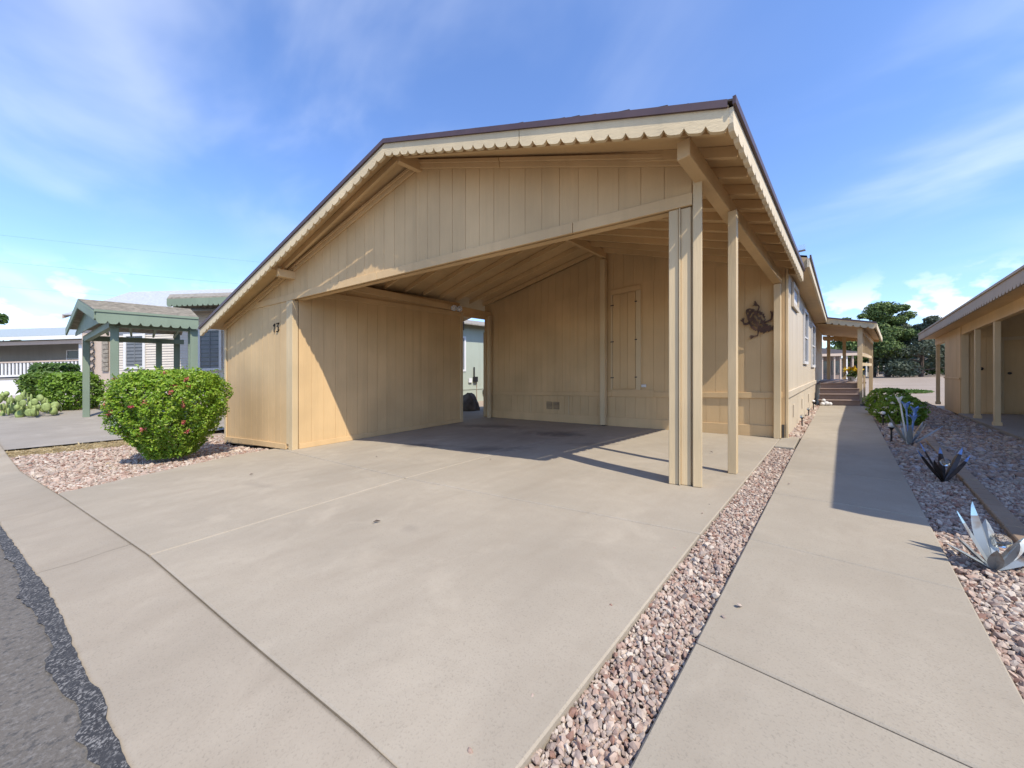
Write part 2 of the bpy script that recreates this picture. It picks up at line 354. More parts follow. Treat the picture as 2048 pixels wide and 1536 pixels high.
def strip(name, back, front, x0, x1, dz0, dz1, mat, prof=None, n=60):
    m = MB(); prof = prof or [(0, dz0), (1, dz1)]; k = len(prof)
    X = np.linspace(x0, x1, n)
    for x in X:
        yb, yf = back(x), front(x)
        for (t, dz) in prof:
            y = yb + (yf - yb) * t; m.v.append((x, y, g(x, max(y, -2)) + dz))
    m.f = [(i * k + j, (i + 1) * k + j, (i + 1) * k + j + 1, i * k + j + 1) for i in range(n - 1) for j in range(k - 1)]
    return m.build(name, mat, kind='structure', smooth=True)
strip('street', lambda x: lerp_line(ASPH, x) + .02, lambda x: lerp_line(ASPH, x) - 7, -55, 25, 0, 0, M_asph, [(0, -.052), (.02, -.05), (.2, -.04), (1, -.02)], 160)
gx = [-55, -30, -20, -14.2, -11.2, -8.2, -6.4, -3.55, -.1, 3.4, 25]
for ga_, gb_ in zip(gx, gx[1:]):
    strip('gutter', lambda x: lerp_line(BACK, x) - .004, lambda x: lerp_line(ASPH, x), ga_ + .002, gb_ - .002, 0, 0, M_gut, [(0, -.05), (0, -.001), (.03, -.001), (.28, -.010), (.6, -.030), (.9, -.034), (1, -.042), (1.0, -.075)], max(12, int((gb_ - ga_) * 10)))
# black sealant smeared along the asphalt joint
m = MB(); X = np.linspace(-9, 3, 420); r1 = rng.normal(0, 1, 420); r2 = rng.normal(0, 1, 420)
ker = np.ones(7) / 7; r1 = np.convolve(r1, ker, 'same'); r2 = np.convolve(r2, np.ones(25) / 25, 'same')
for i, x in enumerate(X):
    y = lerp_line(ASPH, x); wdt = max(.004, .045 + .022 * r1[i] + .06 * r2[i])
    m.v += [(x, y + .012 + .014 * abs(r1[i]), g(x, y) - .0335), (x, y - wdt, g(x, y) - .0425)]
m.f = [(2 * i, 2 * i + 1, 2 * i + 3, 2 * i + 2) for i in range(len(X) - 1)]
m.build('road_joint_sealant', M_seal, kind='structure')
# beds and strips laid a few mm above the ground sheet
def sheet(name, poly, dz, mat):
    bm = bmesh.new(); vs = [bm.verts.new((x, y, 0)) for x, y in poly]; f = bm.faces.new(vs)
    bmesh.ops.triangulate(bm, faces=[f]); 
    for _ in range(3): bmesh.ops.subdivide_edges(bm, edges=[e for e in bm.edges if e.calc_length() > .6], cuts=1, use_grid_fill=True)
    mm = MB(); bm.verts.index_update(); mm.v = [(v.co.x, v.co.y, g(v.co.x, v.co.y) + dz) for v in bm.verts]; mm.f = [tuple(v.index for v in q.verts) for q in bm.faces]; bm.free()
    return mm.build(name, mat, kind='structure')
def back(x): return lerp_line(BACK, x)
BED_L = [(-6.3, back(-6.3)), (-7.42, 1.15), (-7.3, 1.72), (-9.33, 1.2), (-9.4, 5), (-10.3, 5), (-10.25, -.2), (-10.4, back(-10.4)), (-8.3, back(-8.3))]
BED_R = [(.393, back(.43)), (3.2, back(3.2)), (3.2, 8.5), (1.9, 9), (1.9, 17.2), (.46, 17.2), (.438, 10), (.412, 6), (.393, 2)]
BED_S = [(-.603, back(-.6)), (-.40, back(-.40)), (-.40, .9), (-.448, 5.76), (-.676, 5.76), (-.646, 2.4)]
BED_H = [(-.64, 6.72), (-.46, 6.72), (-.48, 13.02), (-.62, 13.02)]
sheet('gravel_bed', BED_L, -.05, M_bed); sheet('gravel_bed', BED_R, -.05, M_bed); sheet('gravel_bed', BED_S, -.06, M_bed); sheet('gravel_bed', BED_H, -.05, M_bed)
sheet('dry_grass_strip', [(-10.3, 1.0), (-10.95, 1.0), (-11.1, back(-11.1)), (-10.4, back(-10.4))], -.045, M_grassdry)
sheet('neighbour_driveway', [(-11.0, 2.0), (-16.8, 2.0), (-17.4, back(-17.4)), (-11.15, back(-11.15))], -.02, M_nconc)
sheet('dry_grass_strip', [(-16.85, 2.0), (-17.9, 2.0), (-18.4, back(-18.4)), (-17.45, back(-17.45))], -.045, M_grassdry)
sheet('grey_gravel_yard', [(-17.95, 6.0), (-40, 6.0), (-40, back(-40)), (-18.45, back(-18.45))], -.045, M_grey)
# ------------------------------------------------------------------ driveway: four slabs with open joints
drive = thing('driveway', 'broad tan concrete driveway running into the open carport', 'driveway', (-3, 2, -1.0)); drive['kind'] = 'structure'; del drive['category']; del drive['label']
def fr(x): return back(x) + .005
jx = lambda x: 2.50 + .175 * x + .012 * x * x if x > -5 else 2.50 + .175 * x + .3 + (-5 - x) * -.0
def jxx(x): return lerp_line([(-7.6, 1.70), (-6, 1.81), (-3.52, 2.0), (-1.97, 2.19), (-.6, 2.40)], x)
def sl(poly): return MB().prism(poly, g, .11).build('slab', M_conc, drive, bevel=.006)
def subdiv(a, b, fn, n): return [(a + (b - a) * i / n, fn(a + (b - a) * i / n)) for i in range(n + 1)]
e = .0055
sl(subdiv(-3.20 + e, -.605, fr, 6) + [(-.648, jxx(-.65) - e)] + subdiv(-.648, -3.49 + e, lambda x: jxx(x) - e, 4)[1:])
sl(subdiv(-6.3, -3.20 - e, fr, 8) + [(-3.49 - e, jxx(-3.49) - e)] + subdiv(-3.49 - e, -7.5, lambda x: jxx(x) - e, 4)[1:] + [(-7.42, 1.15)])
sl(subdiv(-3.49 + e, -.648, lambda x: jxx(x) + e, 4) + [(-.68, 6.60), (-3.60 + e, 6.60)])
sl(subdiv(-7.5, -3.49 - e, lambda x: jxx(x) + e, 4) + [(-3.60 - e, 6.60), (-7.3, 6.60), (-9.0, 8.5), (-10.3, 8.5), (-10.3, 5.6), (-7.0, 5.6)])
MB().prism([(-.672, 5.77), (-.465, 5.77), (-.475, 6.70), (-.672, 6.70)], lambda x, y: g(x, y) + .004, .1).build('slab', M_walk, drive, bevel=.006)
walk = thing('walkway', 'walk', 'walk', (0, 5, -1.0)); walk['kind'] = 'structure'; del walk['category']; del walk['label']
yj = [.42, 1.42, 2.50, 3.55, 4.55, 5.6, 6.65, 7.7, 8.8, 9.9, 11.0, 12.1, 13.0]
def wl(y): return -.395 - .052 * min(1, max(0, (y - .9) / 5)) - .03 * max(0, (y - 6) / 7)
def wr(y): return .388 + .045 * min(1, max(0, (y - 2) / 8))
for a, b in zip(yj, yj[1:]):
    a_ = a + .004; b_ = b - .004
    MB().prism([(wl(a_), a_ if a > .5 else back(wl(a_)) + .01), (wr(a_), a_ if a > .5 else back(wr(a_)) + .01), (wr(b_), b_), (wl(b_), b_)], lambda x, y: -1.0 + .003, .12).build('slab', M_walk, walk, bevel=.006)
# ------------------------------------------------------------------ gravel
ico = bmesh.new(); bmesh.ops.create_icosphere(ico, subdivisions=1, radius=1); ico.verts.index_update()
IV = np.array([v.co[:] for v in ico.verts]); IF = np.array([[v.index for v in f.verts] for f in ico.faces]); ico.free()
def inpoly(P, poly):
    r = np.zeros(len(P), bool); n = len(poly)
    for i in range(n):
        x0, y0 = poly[i]; x1, y1 = poly[(i + 1) % n]
        c = ((y0 > P[:, 1]) != (y1 > P[:, 1])) & (P[:, 0] < (x1 - x0) * (P[:, 1] - y0) / (y1 - y0 + 1e-12) + x0); r ^= c
    return r
def gravel(name, poly, sp, mat, size, keep=None, sink=.30):
    a = np.array(poly); x0, y0 = a.min(0); x1, y1 = a.max(0)
    gx, gy = np.meshgrid(np.arange(x0, x1, sp), np.arange(y0, y1, sp)); P = np.stack([gx.ravel(), gy.ravel()], 1)
    P += rng.uniform(-.5, .5, P.shape) * sp; P = P[inpoly(P, poly)]
    if keep is not None: P = P[keep(P)]
    n = len(P); r = size * rng.lognormal(0, .25, n)
    sc = rng.uniform(.65, 1.25, (n, 1, 3)) * np.array([1.05, 1.05, .72]); V = IV[None] * (1 + rng.uniform(-.38, .38, (n, len(IV), 1))) * sc * r[:, None, None]
    # random rotations
    q = rng.normal(size=(n, 4)); q[:, 1:3] *= .35; q /= np.linalg.norm(q, axis=1, keepdims=True); w, x, y, z = q.T
    R = np.stack([1 - 2 * (y * y + z * z), 2 * (x * y - z * w), 2 * (x * z + y * w), 2 * (x * y + z * w), 1 - 2 * (x * x + z * z), 2 * (y * z - x * w), 2 * (x * z - y * w), 2 * (y * z + x * w), 1 - 2 * (x * x + y * y)], 1).reshape(n, 3, 3)
    V = np.einsum('nij,nkj->nki', R, V)
    gz = np.array([g(px, py) for px, py in P]) - .045 + r * sink + rng.uniform(0, .012, n)
    V[:, :, 0] += P[:, None, 0]; V[:, :, 1] += P[:, None, 1]; V[:, :, 2] += gz[:, None]
    Fq = (IF[None] + (np.arange(n) * len(IV))[:, None, None]).reshape(-1, 3)
    o = npmesh(name, V.reshape(-1, 3), Fq, mat, kind='stuff'); return o
tag(gravel('gravel', BED_S, .0112, M_stone, .0086, sink=1.2), 'pink crushed gravel filling the narrow strip between driveway and walkway', 'gravel')
tag(gravel('gravel', [(-.80, .6), (-.25, .6), (-.30, 5.6), (-.80, 5.6)], .16, M_stone, .006, lambda P: ((P[:, 0] < -.69) & (P[:, 0] > -.77)) | ((P[:, 0] > -.385) & (P[:, 0] < -.30)), 5.5), 'stray gravel chips scattered on the concrete beside the gravel strip', 'gravel')
near_r = lambda P: (P[:, 1] < 5.2) & (P[:, 0] < 2.2) & (P[:, 0] - P[:, 1] * .9 < 1.0)
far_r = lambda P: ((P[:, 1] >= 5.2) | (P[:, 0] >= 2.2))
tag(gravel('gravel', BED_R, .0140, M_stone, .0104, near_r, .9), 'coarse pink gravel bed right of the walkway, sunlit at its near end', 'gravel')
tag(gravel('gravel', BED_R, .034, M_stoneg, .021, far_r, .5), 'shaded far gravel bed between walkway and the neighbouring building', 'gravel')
tag(gravel('gravel', BED_L, .032, M_stone, .020, None, .5), 'pink gravel bed under the round flowering bush', 'gravel')
tag(gravel('gravel', BED_H, .04, M_stone, .028, None, .5), 'strip of pink gravel against the long house wall', 'gravel')
# ------------------------------------------------------------------ CARPORT
def P3(a, b, t): return tuple(a[i] + (b[i] - a[i]) * t for i in range(3))
Rf, Rb = (-4.18, 2.14, 3.05), (-3.53, 6.93, 2.60)
Ef, Eb = (-.60, 2.90, 1.93), (-.48, 6.93, 1.55)
Mf, Mb_ = (-6.85, 1.524, 2.173), (-6.85, 6.93, 2.12)
Lf, Lb = (-9.60, .89, 1.27), (-9.60, 5.6, 1.20)
def ruled(a0, a1, b0, b1, X, Y):
    t = .3; 
    for _ in range(12):
        p = P3(a0, a1, t); q = P3(b0, b1, t); s = (X - p[0]) / (q[0] - p[0]); y = p[1] + (q[1] - p[1]) * s
        dy = (a1[1] - a0[1]) * (1 - s) + (b1[1] - b0[1]) * s; t += (Y - y) / dy
    p = P3(a0, a1, t); q = P3(b0, b1, t); s = (X - p[0]) / (q[0] - p[0]); return p[2] + (q[2] - p[2]) * s
def roofz(X, Y):
    rx = Rf[0] + (Rb[0] - Rf[0]) * (Y - Rf[1]) / (Rb[1] - Rf[1])
    if X >= rx: return ruled(Rf, Rb, Ef, Eb, X, Y)
    if X >= -6.85: return ruled(Rf, Rb, Mf, Mb_, X, Y)
    return ruled(Mf, Mb_, Lf, Lb, X, Y)
UND = .055                                                   # deck underside below the shingle tops
cp = thing('carport', 'tan timber carport with scalloped fascia, gable front and number 13 storage shed', 'carport', (-4, 3, -1.0))
deck = MB()
def surf(mb, a0, a1, b0, b1, dz, th, n=6):
    for i in range(n):
        t0, t1 = i / n, (i + 1) / n; q = [P3(a0, a1, t0), P3(b0, b1, t0), P3(b0, b1, t1), P3(a0, a1, t1)]
        mb.hexa([(x, y, z + dz - th) for x, y, z in q] + [(x, y, z + dz) for x, y, z in q])
surf(deck, Rf, Rb, Ef, Eb, -.012, .022); surf(deck, Rf, Rb, Mf, Mb_, -.012, .022); surf(deck, Mf, P3(Mf, Mb_, .75), Lf, Lb, -.012, .022)
rd = deck.build('roof_deck', M_tanx, cp)
def courses(a0, a1, b0, b1, n, parent, ends=.02):
    d = (Vector(a1) - Vector(a0)).normalized() * ends
    for k in range(n):
        s0, s1 = k / n, min(1.0, (k + 1.05) / n); mb = MB(); jit = random.uniform(-.006, .012)
        pf0, pf1 = P3(a0, b0, s0), P3(a0, b0, s1); pb0, pb1 = P3(a1, b1, s0), P3(a1, b1, s1); dd = d * (1 + jit / ends)
        f0 = Vector(pf0) - dd; f1 = Vector(pf1) - dd
        lo = .0; hi = .014
        mb.hexa([(f0.x, f0.y, f0.z - .010), (f1.x, f1.y, f1.z + .002), (pb1[0], pb1[1], pb1[2] + .002), (pb0[0], pb0[1], pb0[2] - .010),
                 (f0.x, f0.y, f0.z + .001), (f1.x, f1.y, f1.z + .017), (pb1[0], pb1[1], pb1[2] + .017), (pb0[0], pb0[1], pb0[2] + .001)])
        mb.build('shingle_course', M_shing, parent)
courses(Rf, Rb, (Ef[0] + .03, Ef[1], Ef[2] - .01), (Eb[0] + .03, Eb[1], Eb[2] - .01), 26, rd)
courses(Rf, Rb, Mf, Mb_, 18, rd); courses(Mf, P3(Mf, Mb_, .75), Lf, Lb, 18, rd)
# drip edge and scalloped fascia boards
def fascia(p, q, nrm, top, hgt, th, pitch, mat, parent, name='fascia_board', notch=.045, phase=0.):
    p, q = Vector(p), Vector(q); L = (q - p).length; n = max(1, round(L / pitch)); prof = [(0, notch), (.10, notch * .42), (.20, .003), (.35, -.001), (.65, -.001), (.80, .003), (.90, notch * .42)]
    T = []
    for i in range(n): T += [((i + a) / n, b) for a, b in prof]
    T.append((1.0, notch)); mb = MB(); nv = Vector(nrm).normalized()
    for t, b in T:
        c = p.lerp(q, t)
        for o in (0, th):
            x, y = c.x + nv.x * o, c.y + nv.y * o
            mb.v += [(x, y, c.z - top), (x, y, c.z - top - hgt + b)]
    for i in range(len(T) - 1):
        a = 4 * i; b = a + 4
        mb.f += [(a, b, b + 1, a + 1), (a + 2, a + 3, b + 3, b + 2), (a + 1, b + 1, b + 3, a + 3), (a, a + 2, b + 2, b)]
    e_ = 4 * (len(T) - 1); mb.f += [(0, 1, 3, 2), (e_, e_ + 2, e_ + 3, e_ + 1)]
    return mb.build(name, mat, parent)
def drip(p, q, nrm, parent, dz=-.004, h=.055, th=.02, mat=None):
    nv = Vector(nrm).normalized(); mb = MB(); mb.slab(p, q, 0, th, p[2] + dz - h, q[2] + dz - h, p[2] + dz, q[2] + dz, nv); return mb.build('drip_edge', mat or M_drip, parent)
def pn(p, q): d = Vector((q[0] - p[0], q[1] - p[1], 0)).normalized(); return (d.y, -d.x)
nR = pn(Rf, Ef); nL = pn(Lf, Rf)
fascia(Rf, P3(Rf, Ef, .53), nR, .062, .150, .035, .150, M_fasc, cp); fascia(P3(Rf, Ef, .532), Ef, nR, .060, .160, .035, .150, M_fasc, cp)
fascia(Lf, P3(Lf, Rf, .5), nL, .058, .150, .035, .165, M_fasc, cp); fascia(P3(Lf, Rf, .502), Rf, nL, .062, .150, .035, .165, M_fasc, cp)
EfE, EbE = (Ef[0], Ef[1] - .03, Ef[2]), Eb
fascia(EfE, P3(EfE, EbE, .5), (1, .03), .058, .155, .035, .150, M_fascy, cp); fascia(P3(EfE, EbE, .502), EbE, (1, .03), .060, .155, .035, .150, M_fascy, cp)
drip((Rf[0], Rf[1] - .035, Rf[2]), (Ef[0], Ef[1] - .035, Ef[2]), nR, cp); drip((Lf[0], Lf[1] - .035, Lf[2]), (Rf[0], Rf[1] - .035, Rf[2]), nL, cp)
drip((Ef[0] + .036, Ef[1] - .058, Ef[2]), (Eb[0] + .036, Eb[1], Eb[2]), (1, .03), cp)
cv_ = MB(); surf(cv_, P3(Mf, Mb_, .72), Mb_, (-8.7, 5.3, 1.88), (-8.7, 6.93, 1.86), -.012, .03, 1); cv_.build('passage_roof', M_tanx, cp)
MB().beam((-8.6, 5.3, 1.84), (-8.6, 6.93, 1.82), .05, .26).build('fascia_board', M_dark, cp)
# rafters
RD = .095
for i in range(12):
    t = .04 + .937 * i / 11
    a, b = P3(Rf, Rb, t), P3(Ef, Eb, t); a = P3(a, b, .01); b = P3(a, b, .985)
    MB().beam((a[0], a[1], a[2] - UND + .018), (b[0], b[1], b[2] - UND + .018), .04, RD).build('rafter', M_tanx, cp, bevel=.003)
    a, b = P3(Rf, Rb, t), P3(Mf, Mb_, t); b = P3(a, b, 1.06); a = P3(a, b, .01)
    MB().beam((a[0], a[1], a[2] - UND + .018), (b[0], b[1], b[2] - UND + .018), .04, RD).build('rafter', M_tanx, cp, bevel=.003)
# beams
def beam(p, q, w, h, name='beam', mat=M_tany): return MB().beam(p, q, w, h).build(name, mat, cp, bevel=.004)
zb = RD + UND - .018
p, q = P3(Rf, Rb, .03), P3(Rf, Rb, 1.0); beam((p[0], p[1], p[2] - zb + .07), (q[0], 6.50, q[2] - zb + .07), .075, .15, 'ridge_beam')
BF = (-.93, 2.98, 1.865); BB = (-.71, 6.53, 1.425)
beam(BF, BB, .10, .145, 'side_beam')
beam((-6.95, 1.60, 1.98), (-6.95, 6.50, 1.80), .09, .13, 'wall_plate')
# beam ends under the front overhang
MB().box(-7.34, -7.06, 1.46, 1.84, 1.985, 2.075).build('beam_end', M_tany, cp, bevel=.004)
# posts
def boxq(a, b, o0, o1, z0, z1): return MB().slab(a, b, o0, o1, z0, z0, z1, z1, FN)
def onF(X): return (X, FY(X))
zp = lambda X: roofz(X, FY(X)) - UND - .01
def post(x0, x1, o0, o1, z1, name='post', z0=None, mat=M_trim):
    return boxq(onF(x0), onF(x1), o0, o1, g(x0, FY(x0)) if z0 is None else z0, z1).build(name, mat, cp, bevel=.004)
post(-1.165, -1.085, -.10, .012, 1.488); post(-1.083, -1.071, -.05, .032, 1.486, 'corner_strip'); post(-1.069, -.990, -.10, .008, 1.484); post(-.975, -.905, -.10, .035, 1.70)
post(-.989, -.976, -.09, -.012, 1.6, 'post_infill')
MB().box(-.835, -.760, 4.00, 4.075, g(-.8, 4), 1.588).build('post', M_trim, cp, bevel=.004)
MB().box(-.755, -.670, 6.45, 6.53, g(-.8, 6.5), 1.28).build('post', M_trim, cp, bevel=.004)
MB().box(-3.60, -3.495, 6.42, 6.52, g(-3.5, 6.5) + .02, 2.36).build('post', M_trim, cp, bevel=.004)
MB().box(-3.57, -3.525, 6.44, 6.5, g(-3.5, 6.5) - .002, g(-3.5, 6.5) + .02).build('post_base', M_dark, cp)
MB().box(-6.95, -6.86, 6.40, 6.48, g(-6.9, 6.45), 1.70).build('post', M_trim, cp, bevel=.004)
# siding made of separate grooved boards
def siding(parent, a, b, zb, zt, sp, nrm, mat, off=.0, th=.008, gap=.0042, cuts=(), back=True, name='siding_board', phase=0.):
    a, b = Vector(a), Vector(b); L = (b - a).length; d = (b - a) / L
    s = [0.0]; x = sp * (1 - phase)
    while x < L - .03: s.append(x); x += sp
    s.append(L); s = sorted(set(s + [c for c in cuts if 0 < c < L]))
    for s0, s1 in zip(s, s[1:]):
        q0, q1 = s0 + (gap / 2 if s0 > 0 and s0 not in cuts else 0), s1 - (gap / 2 if s1 < L and s1 not in cuts else 0)
        p0, p1 = a + d * q0, a + d * q1
        z00, z01, z10, z11 = zb(p0.x, p0.y), zb(p1.x, p1.y), zt(p0.x, p0.y), zt(p1.x, p1.y)
        if max(z10 - z00, z11 - z01) < .02: continue
        z10 = max(z10, z00 + .004); z11 = max(z11, z01 + .004)
        jt = random.uniform(-.0008, .0008)
        MB().slab(p0, p1, off, off + th + jt, z00, z01, z10, z11, nrm).build(name, mat, parent)
    if back:
        mb = MB()
        for s0, s1 in zip(s, s[1:]):
            p0, p1 = a + d * s0, a + d * s1
            z10 = max(zt(p0.x, p0.y), zb(p0.x, p0.y) + .004); z11 = max(zt(p1.x, p1.y), zb(p1.x, p1.y) + .004)
            mb.slab(p0, p1, off - .03, off + .002, zb(p0.x, p0.y), zb(p1.x, p1.y), z10, z11, nrm)
        mb.build('wall_sheet', mat, parent)
def board(parent, a, b, o0, o1, za0, zb0, za1, zb1, nrm, mat=M_trim, name='trim_board', bevel=.003):
    return MB().slab(a, b, o0, o1, za0, zb0, za1, zb1, nrm).build(name, mat, parent, bevel=bevel)
HB = 1.49; HT = 1.60
fu = lambda x, y: roofz(x, y) - UND - .012
XR, XL_, XS = -.985, -9.33, -7.06
ridx = -4.12
rs = (Vector(onF(ridx)) - Vector(onF(XS))).length
siding(cp, onF(XS), onF(XR), lambda x, y: HT, fu, .205, FN, M_tan, 0, cuts=(rs,), phase=.5)
siding(cp, onF(XL_), onF(XS), lambda x, y: HT, fu, .205, FN, M_tan, 0)
siding(cp, onF(XL_), onF(XS), lambda x, y: g(x, y) + .02, lambda x, y: HB, .205, FN, M_tan, 0)
board(cp, onF(XS - .02), onF(-4.9), .0, .032, HB, HB, HT, HT, FN, M_tanx, 'header_board'); board(cp, onF(-4.895), onF(-2.05), .0, .034, HB, HB, HT, HT, FN, M_tanx, 'header_board'); board(cp, onF(-2.045), onF(-.98), .0, .032, HB, HB, HT, HT, FN, M_tanx, 'header_board')
board(cp, onF(XL_), onF(XS - .03), .0, .026, HB, HB, HT, HT, FN, M_tanx, 'header_board')
MB().slab(onF(XS), onF(XR), -.13, -.04, HB + .004, HB + .004, HT, HT, FN).build('header_beam', M_tanx, cp)
def gtrim(x0, x1, w, o0, o1, lift=0.):
    a, b = onF(x0), onF(x1); board(cp, a, b, o0, o1, fu(*a) - w - lift, fu(*b) - w - lift, fu(*a) - lift, fu(*b) - lift, FN, M_tanx, 'gable_trim')
for (x0, x1) in ((XL_, -6.86), (-6.84, ridx), (ridx + .002, -2.9), (-2.895, -1.0)):
    gtrim(x0, x1, .105, .012, .034); gtrim(x0, x1, .045, .036, .055)
# storage shed trims
board(cp, onF(XL_ - .01), onF(XL_ + .06), .012, .030, g(-9.3, 1.2), g(-9.3, 1.2), HB, HB, FN)
board(cp, onF(-7.14), onF(-7.075), .012, .026, g(-7.1, 1.8) + .10, g(-7.1, 1.8) + .10, HB, HB, FN)
board(cp, onF(-7.07), onF(-6.955), -.07, .030, g(-7, 1.8), g(-7, 1.8), HB - .003, HB - .003, FN, M_trim, 'corner_post')
board(cp, onF(XL_ + .02), onF(-8.2), .013, .032, g(-9.3, 1.2) + .02, g(-8.2, 1.5) + .035, g(-9.3, 1.2) + .13, g(-8.2, 1.5) + .135, FN, M_tanx, 'baseboard')
board(cp, onF(-8.198), onF(-7.145), .013, .032, g(-8.2, 1.5) + .035, g(-7.1, 1.8) + .004, g(-8.2, 1.5) + .135, g(-7.1, 1.8) + .095, FN, M_tanx, 'baseboard')
XI = -6.975
siding(cp, (XI, FY(XI) + .08), (XI, 5.50), lambda x, y: g(x, y) + .01, lambda x, y: 1.62, .205, (1, 0), M_tan, 0)
siding(cp, (XI, FY(XI) + .08), (XI, 5.50), lambda x, y: 1.62, lambda x, y: 1.93, .205, (1, 0), M_tan, 0)
board(cp, (XI, FY(XI) + .09), (XI, 5.50), .013, .045, 1.60, 1.60, 1.70, 1.70, (1, 0), M_tany, 'wall_rail')
board(cp, (XI, FY(XI) + .09), (XI, 5.50), .013, .030, g(-7, 1.9) + .005, g(-7, 5.5) + .005, g(-7, 1.9) + .095, g(-7, 5.5) + .095, (1, 0), M_tany, 'baseboard')
board(cp, (XI, 5.50), (XI, 5.58), -.06, .03, g(-7, 5.5), g(-7, 5.5), 1.85, 1.85, (1, 0), M_trim, 'corner_post')
board(cp, (XI, 5.581), (XI, 6.40), .0, .045, 1.60, 1.60, 1.70, 1.70, (1, 0), M_tany, 'wall_rail')
board(cp, (-9.30, 5.56), (-7.04, 5.56), 0, .02, -1.1, -1.1, 1.15, 1.75, (0, 1), M_tan, 'shed_rear_wall', 0)
board(cp, (-9.33, 1.26), (-9.33, 5.56), 0, .02, -1.1, -1.1, 1.15, 1.15, (-1, 0), M_tan, 'shed_side_wall', 0)
# house number digits
def strokes(parent, polys, a, nrm, r, name, mat):
    mb = MB()
    for pl in polys: mb.tube([(a[0] + FD.x * u + nrm[0] * .02, a[1] + FD.y * u + nrm[1] * .02, a[2] + v) for u, v in pl], r, 6)
    return mb.build(name, mat, parent)
na = onF(-7.53); dg = lambda P, n_: strokes(cp, P, (na[0], na[1], .98), FN, .011, n_, M_black)
dg([[(0, 0), (.012, .15), (-.025, .115)]], 'house_number_digit')
dg([[(.075, .15), (.15, .155), (.105, .09), (.135, .075), (.145, .04), (.12, .005), (.075, .005)]], 'house_number_digit')
# ------------------------------------------------------------------ THE HOUSE
hs = thing('manufactured_home', 'long tan manufactured home with belt trim behind the carport', 'house', (-3.5, 9, -1.0))
YB = 6.562
HR = (-3.53, 2.56)
def hz(x, y):
    return roofz(x, 6.6) - UND - .012 if x > -6.86 else 2.05
BN = (0, -1)
bz = lambda x, y: g(x, y)
siding(hs, (-7.22, YB), (-.632, YB), lambda x, y: g(x, y) + .01, lambda x, y: -.41, .205, BN, M_tan, 0, name='skirting_board')
siding(hs, (-7.22, YB), (-.632, YB), lambda x, y: -.405, lambda x, y: min(1.745, hz(x, y)), .205, BN, M_tan, 0, phase=.3)
siding(hs, (-7.2, YB), (-.75, YB), lambda x, y: 1.7455, lambda x, y: hz(x, y), .205, BN, M_tan, 0, phase=.3, cuts=(3.67,))
for x0, x1 in ((-7.14, -3.40), (-2.55, -.66)):
    board(hs, (x0, YB), (x1, YB), .013, .036, -.414, -.414, -.325, -.325, BN, M_tanx, 'belt_trim')
board(hs, (-3.398, YB), (-2.552, YB), .013, .032, -.42, -.42, -.285, -.285, BN, M_tanx, 'belt_trim')
board(hs, (-7.14, YB), (-3.61, YB), .013, .030, g(-7, YB), g(-3.6, YB), -.83, -.83, BN, M_tanx, 'baseboard'); board(hs, (-3.608, YB), (-.67, YB), .013, .030, g(-3.6, YB), g(-.7, YB), -.83, -.83, BN, M_tanx, 'baseboard')
board(hs, (-7.235, YB), (-7.142, YB), .0, .04, g(-7.2, YB), g(-7.2, YB), 1.30, 1.33, BN, M_trim, 'corner_trim')
for bx in (-5.55, -4.45):
    board(hs, (bx, YB), (bx + .07 if bx > -2 else bx + .02, YB), .0125, .022, -.83, -.83, -.42, -.42, BN, M_trim, 'batten', .001)
# access door
ad = MB().slab((-3.375, YB), (-2.905, YB), .014, .026, -.262, -.262, 1.60, 1.60, BN).build('access_door', M_tan, hs)
for k in range(3):
    w = .156; x0 = -3.372 + k * w; MB().slab((x0 + .003, YB), (x0 + w - .003, YB), .024, .036, -.258, -.258, 1.596, 1.596, BN).build('door_board', M_tan, ad)
for hzv in (-.05, .67, 1.40):
    MB().slab((-3.42, YB), (-3.35, YB), .036, .042, hzv, hzv, hzv + .02, hzv + .02, BN).build('hinge', M_dark, ad); MB().slab((-2.915, YB), (-2.87, YB), .036, .042, hzv, hzv, hzv + .02, hzv + .02, BN).build('latch', M_dark, ad)
board(hs, (-3.42, YB), (-3.382, YB), .013, .030, -.285, -.285, 1.66, 1.66, BN, M_trim, 'door_trim'); board(hs, (-2.898, YB), (-2.80, YB), .013, .034, -.285, -.285, 1.62, 1.62, BN, M_trim, 'door_trim'); board(hs, (-3.42, YB), (-2.80, YB), .013, .036, 1.625, 1.625, 1.72, 1.72, BN, M_tanx, 'door_trim')
for k in range(2):
    x0 = -5.06 + k * .195; v = MB().slab((x0, YB), (x0 + .165, YB), .013, .018, -.73, -.73, -.56, -.56, BN).build('vent', M_dark, hs)
    for j in range(6): MB().slab((x0, YB), (x0 + .165, YB), .018, .026, -.725 + j * .028, -.725 + j * .028, -.712 + j * .028, -.712 + j * .028, BN).build('slat', M_tanx, v)
ob = MB().slab((-2.785, YB), (-2.70, YB), .013, .05, -.235, -.235, -.185, -.185, BN).build('outlet_box', M_white, hs, bevel=.004)
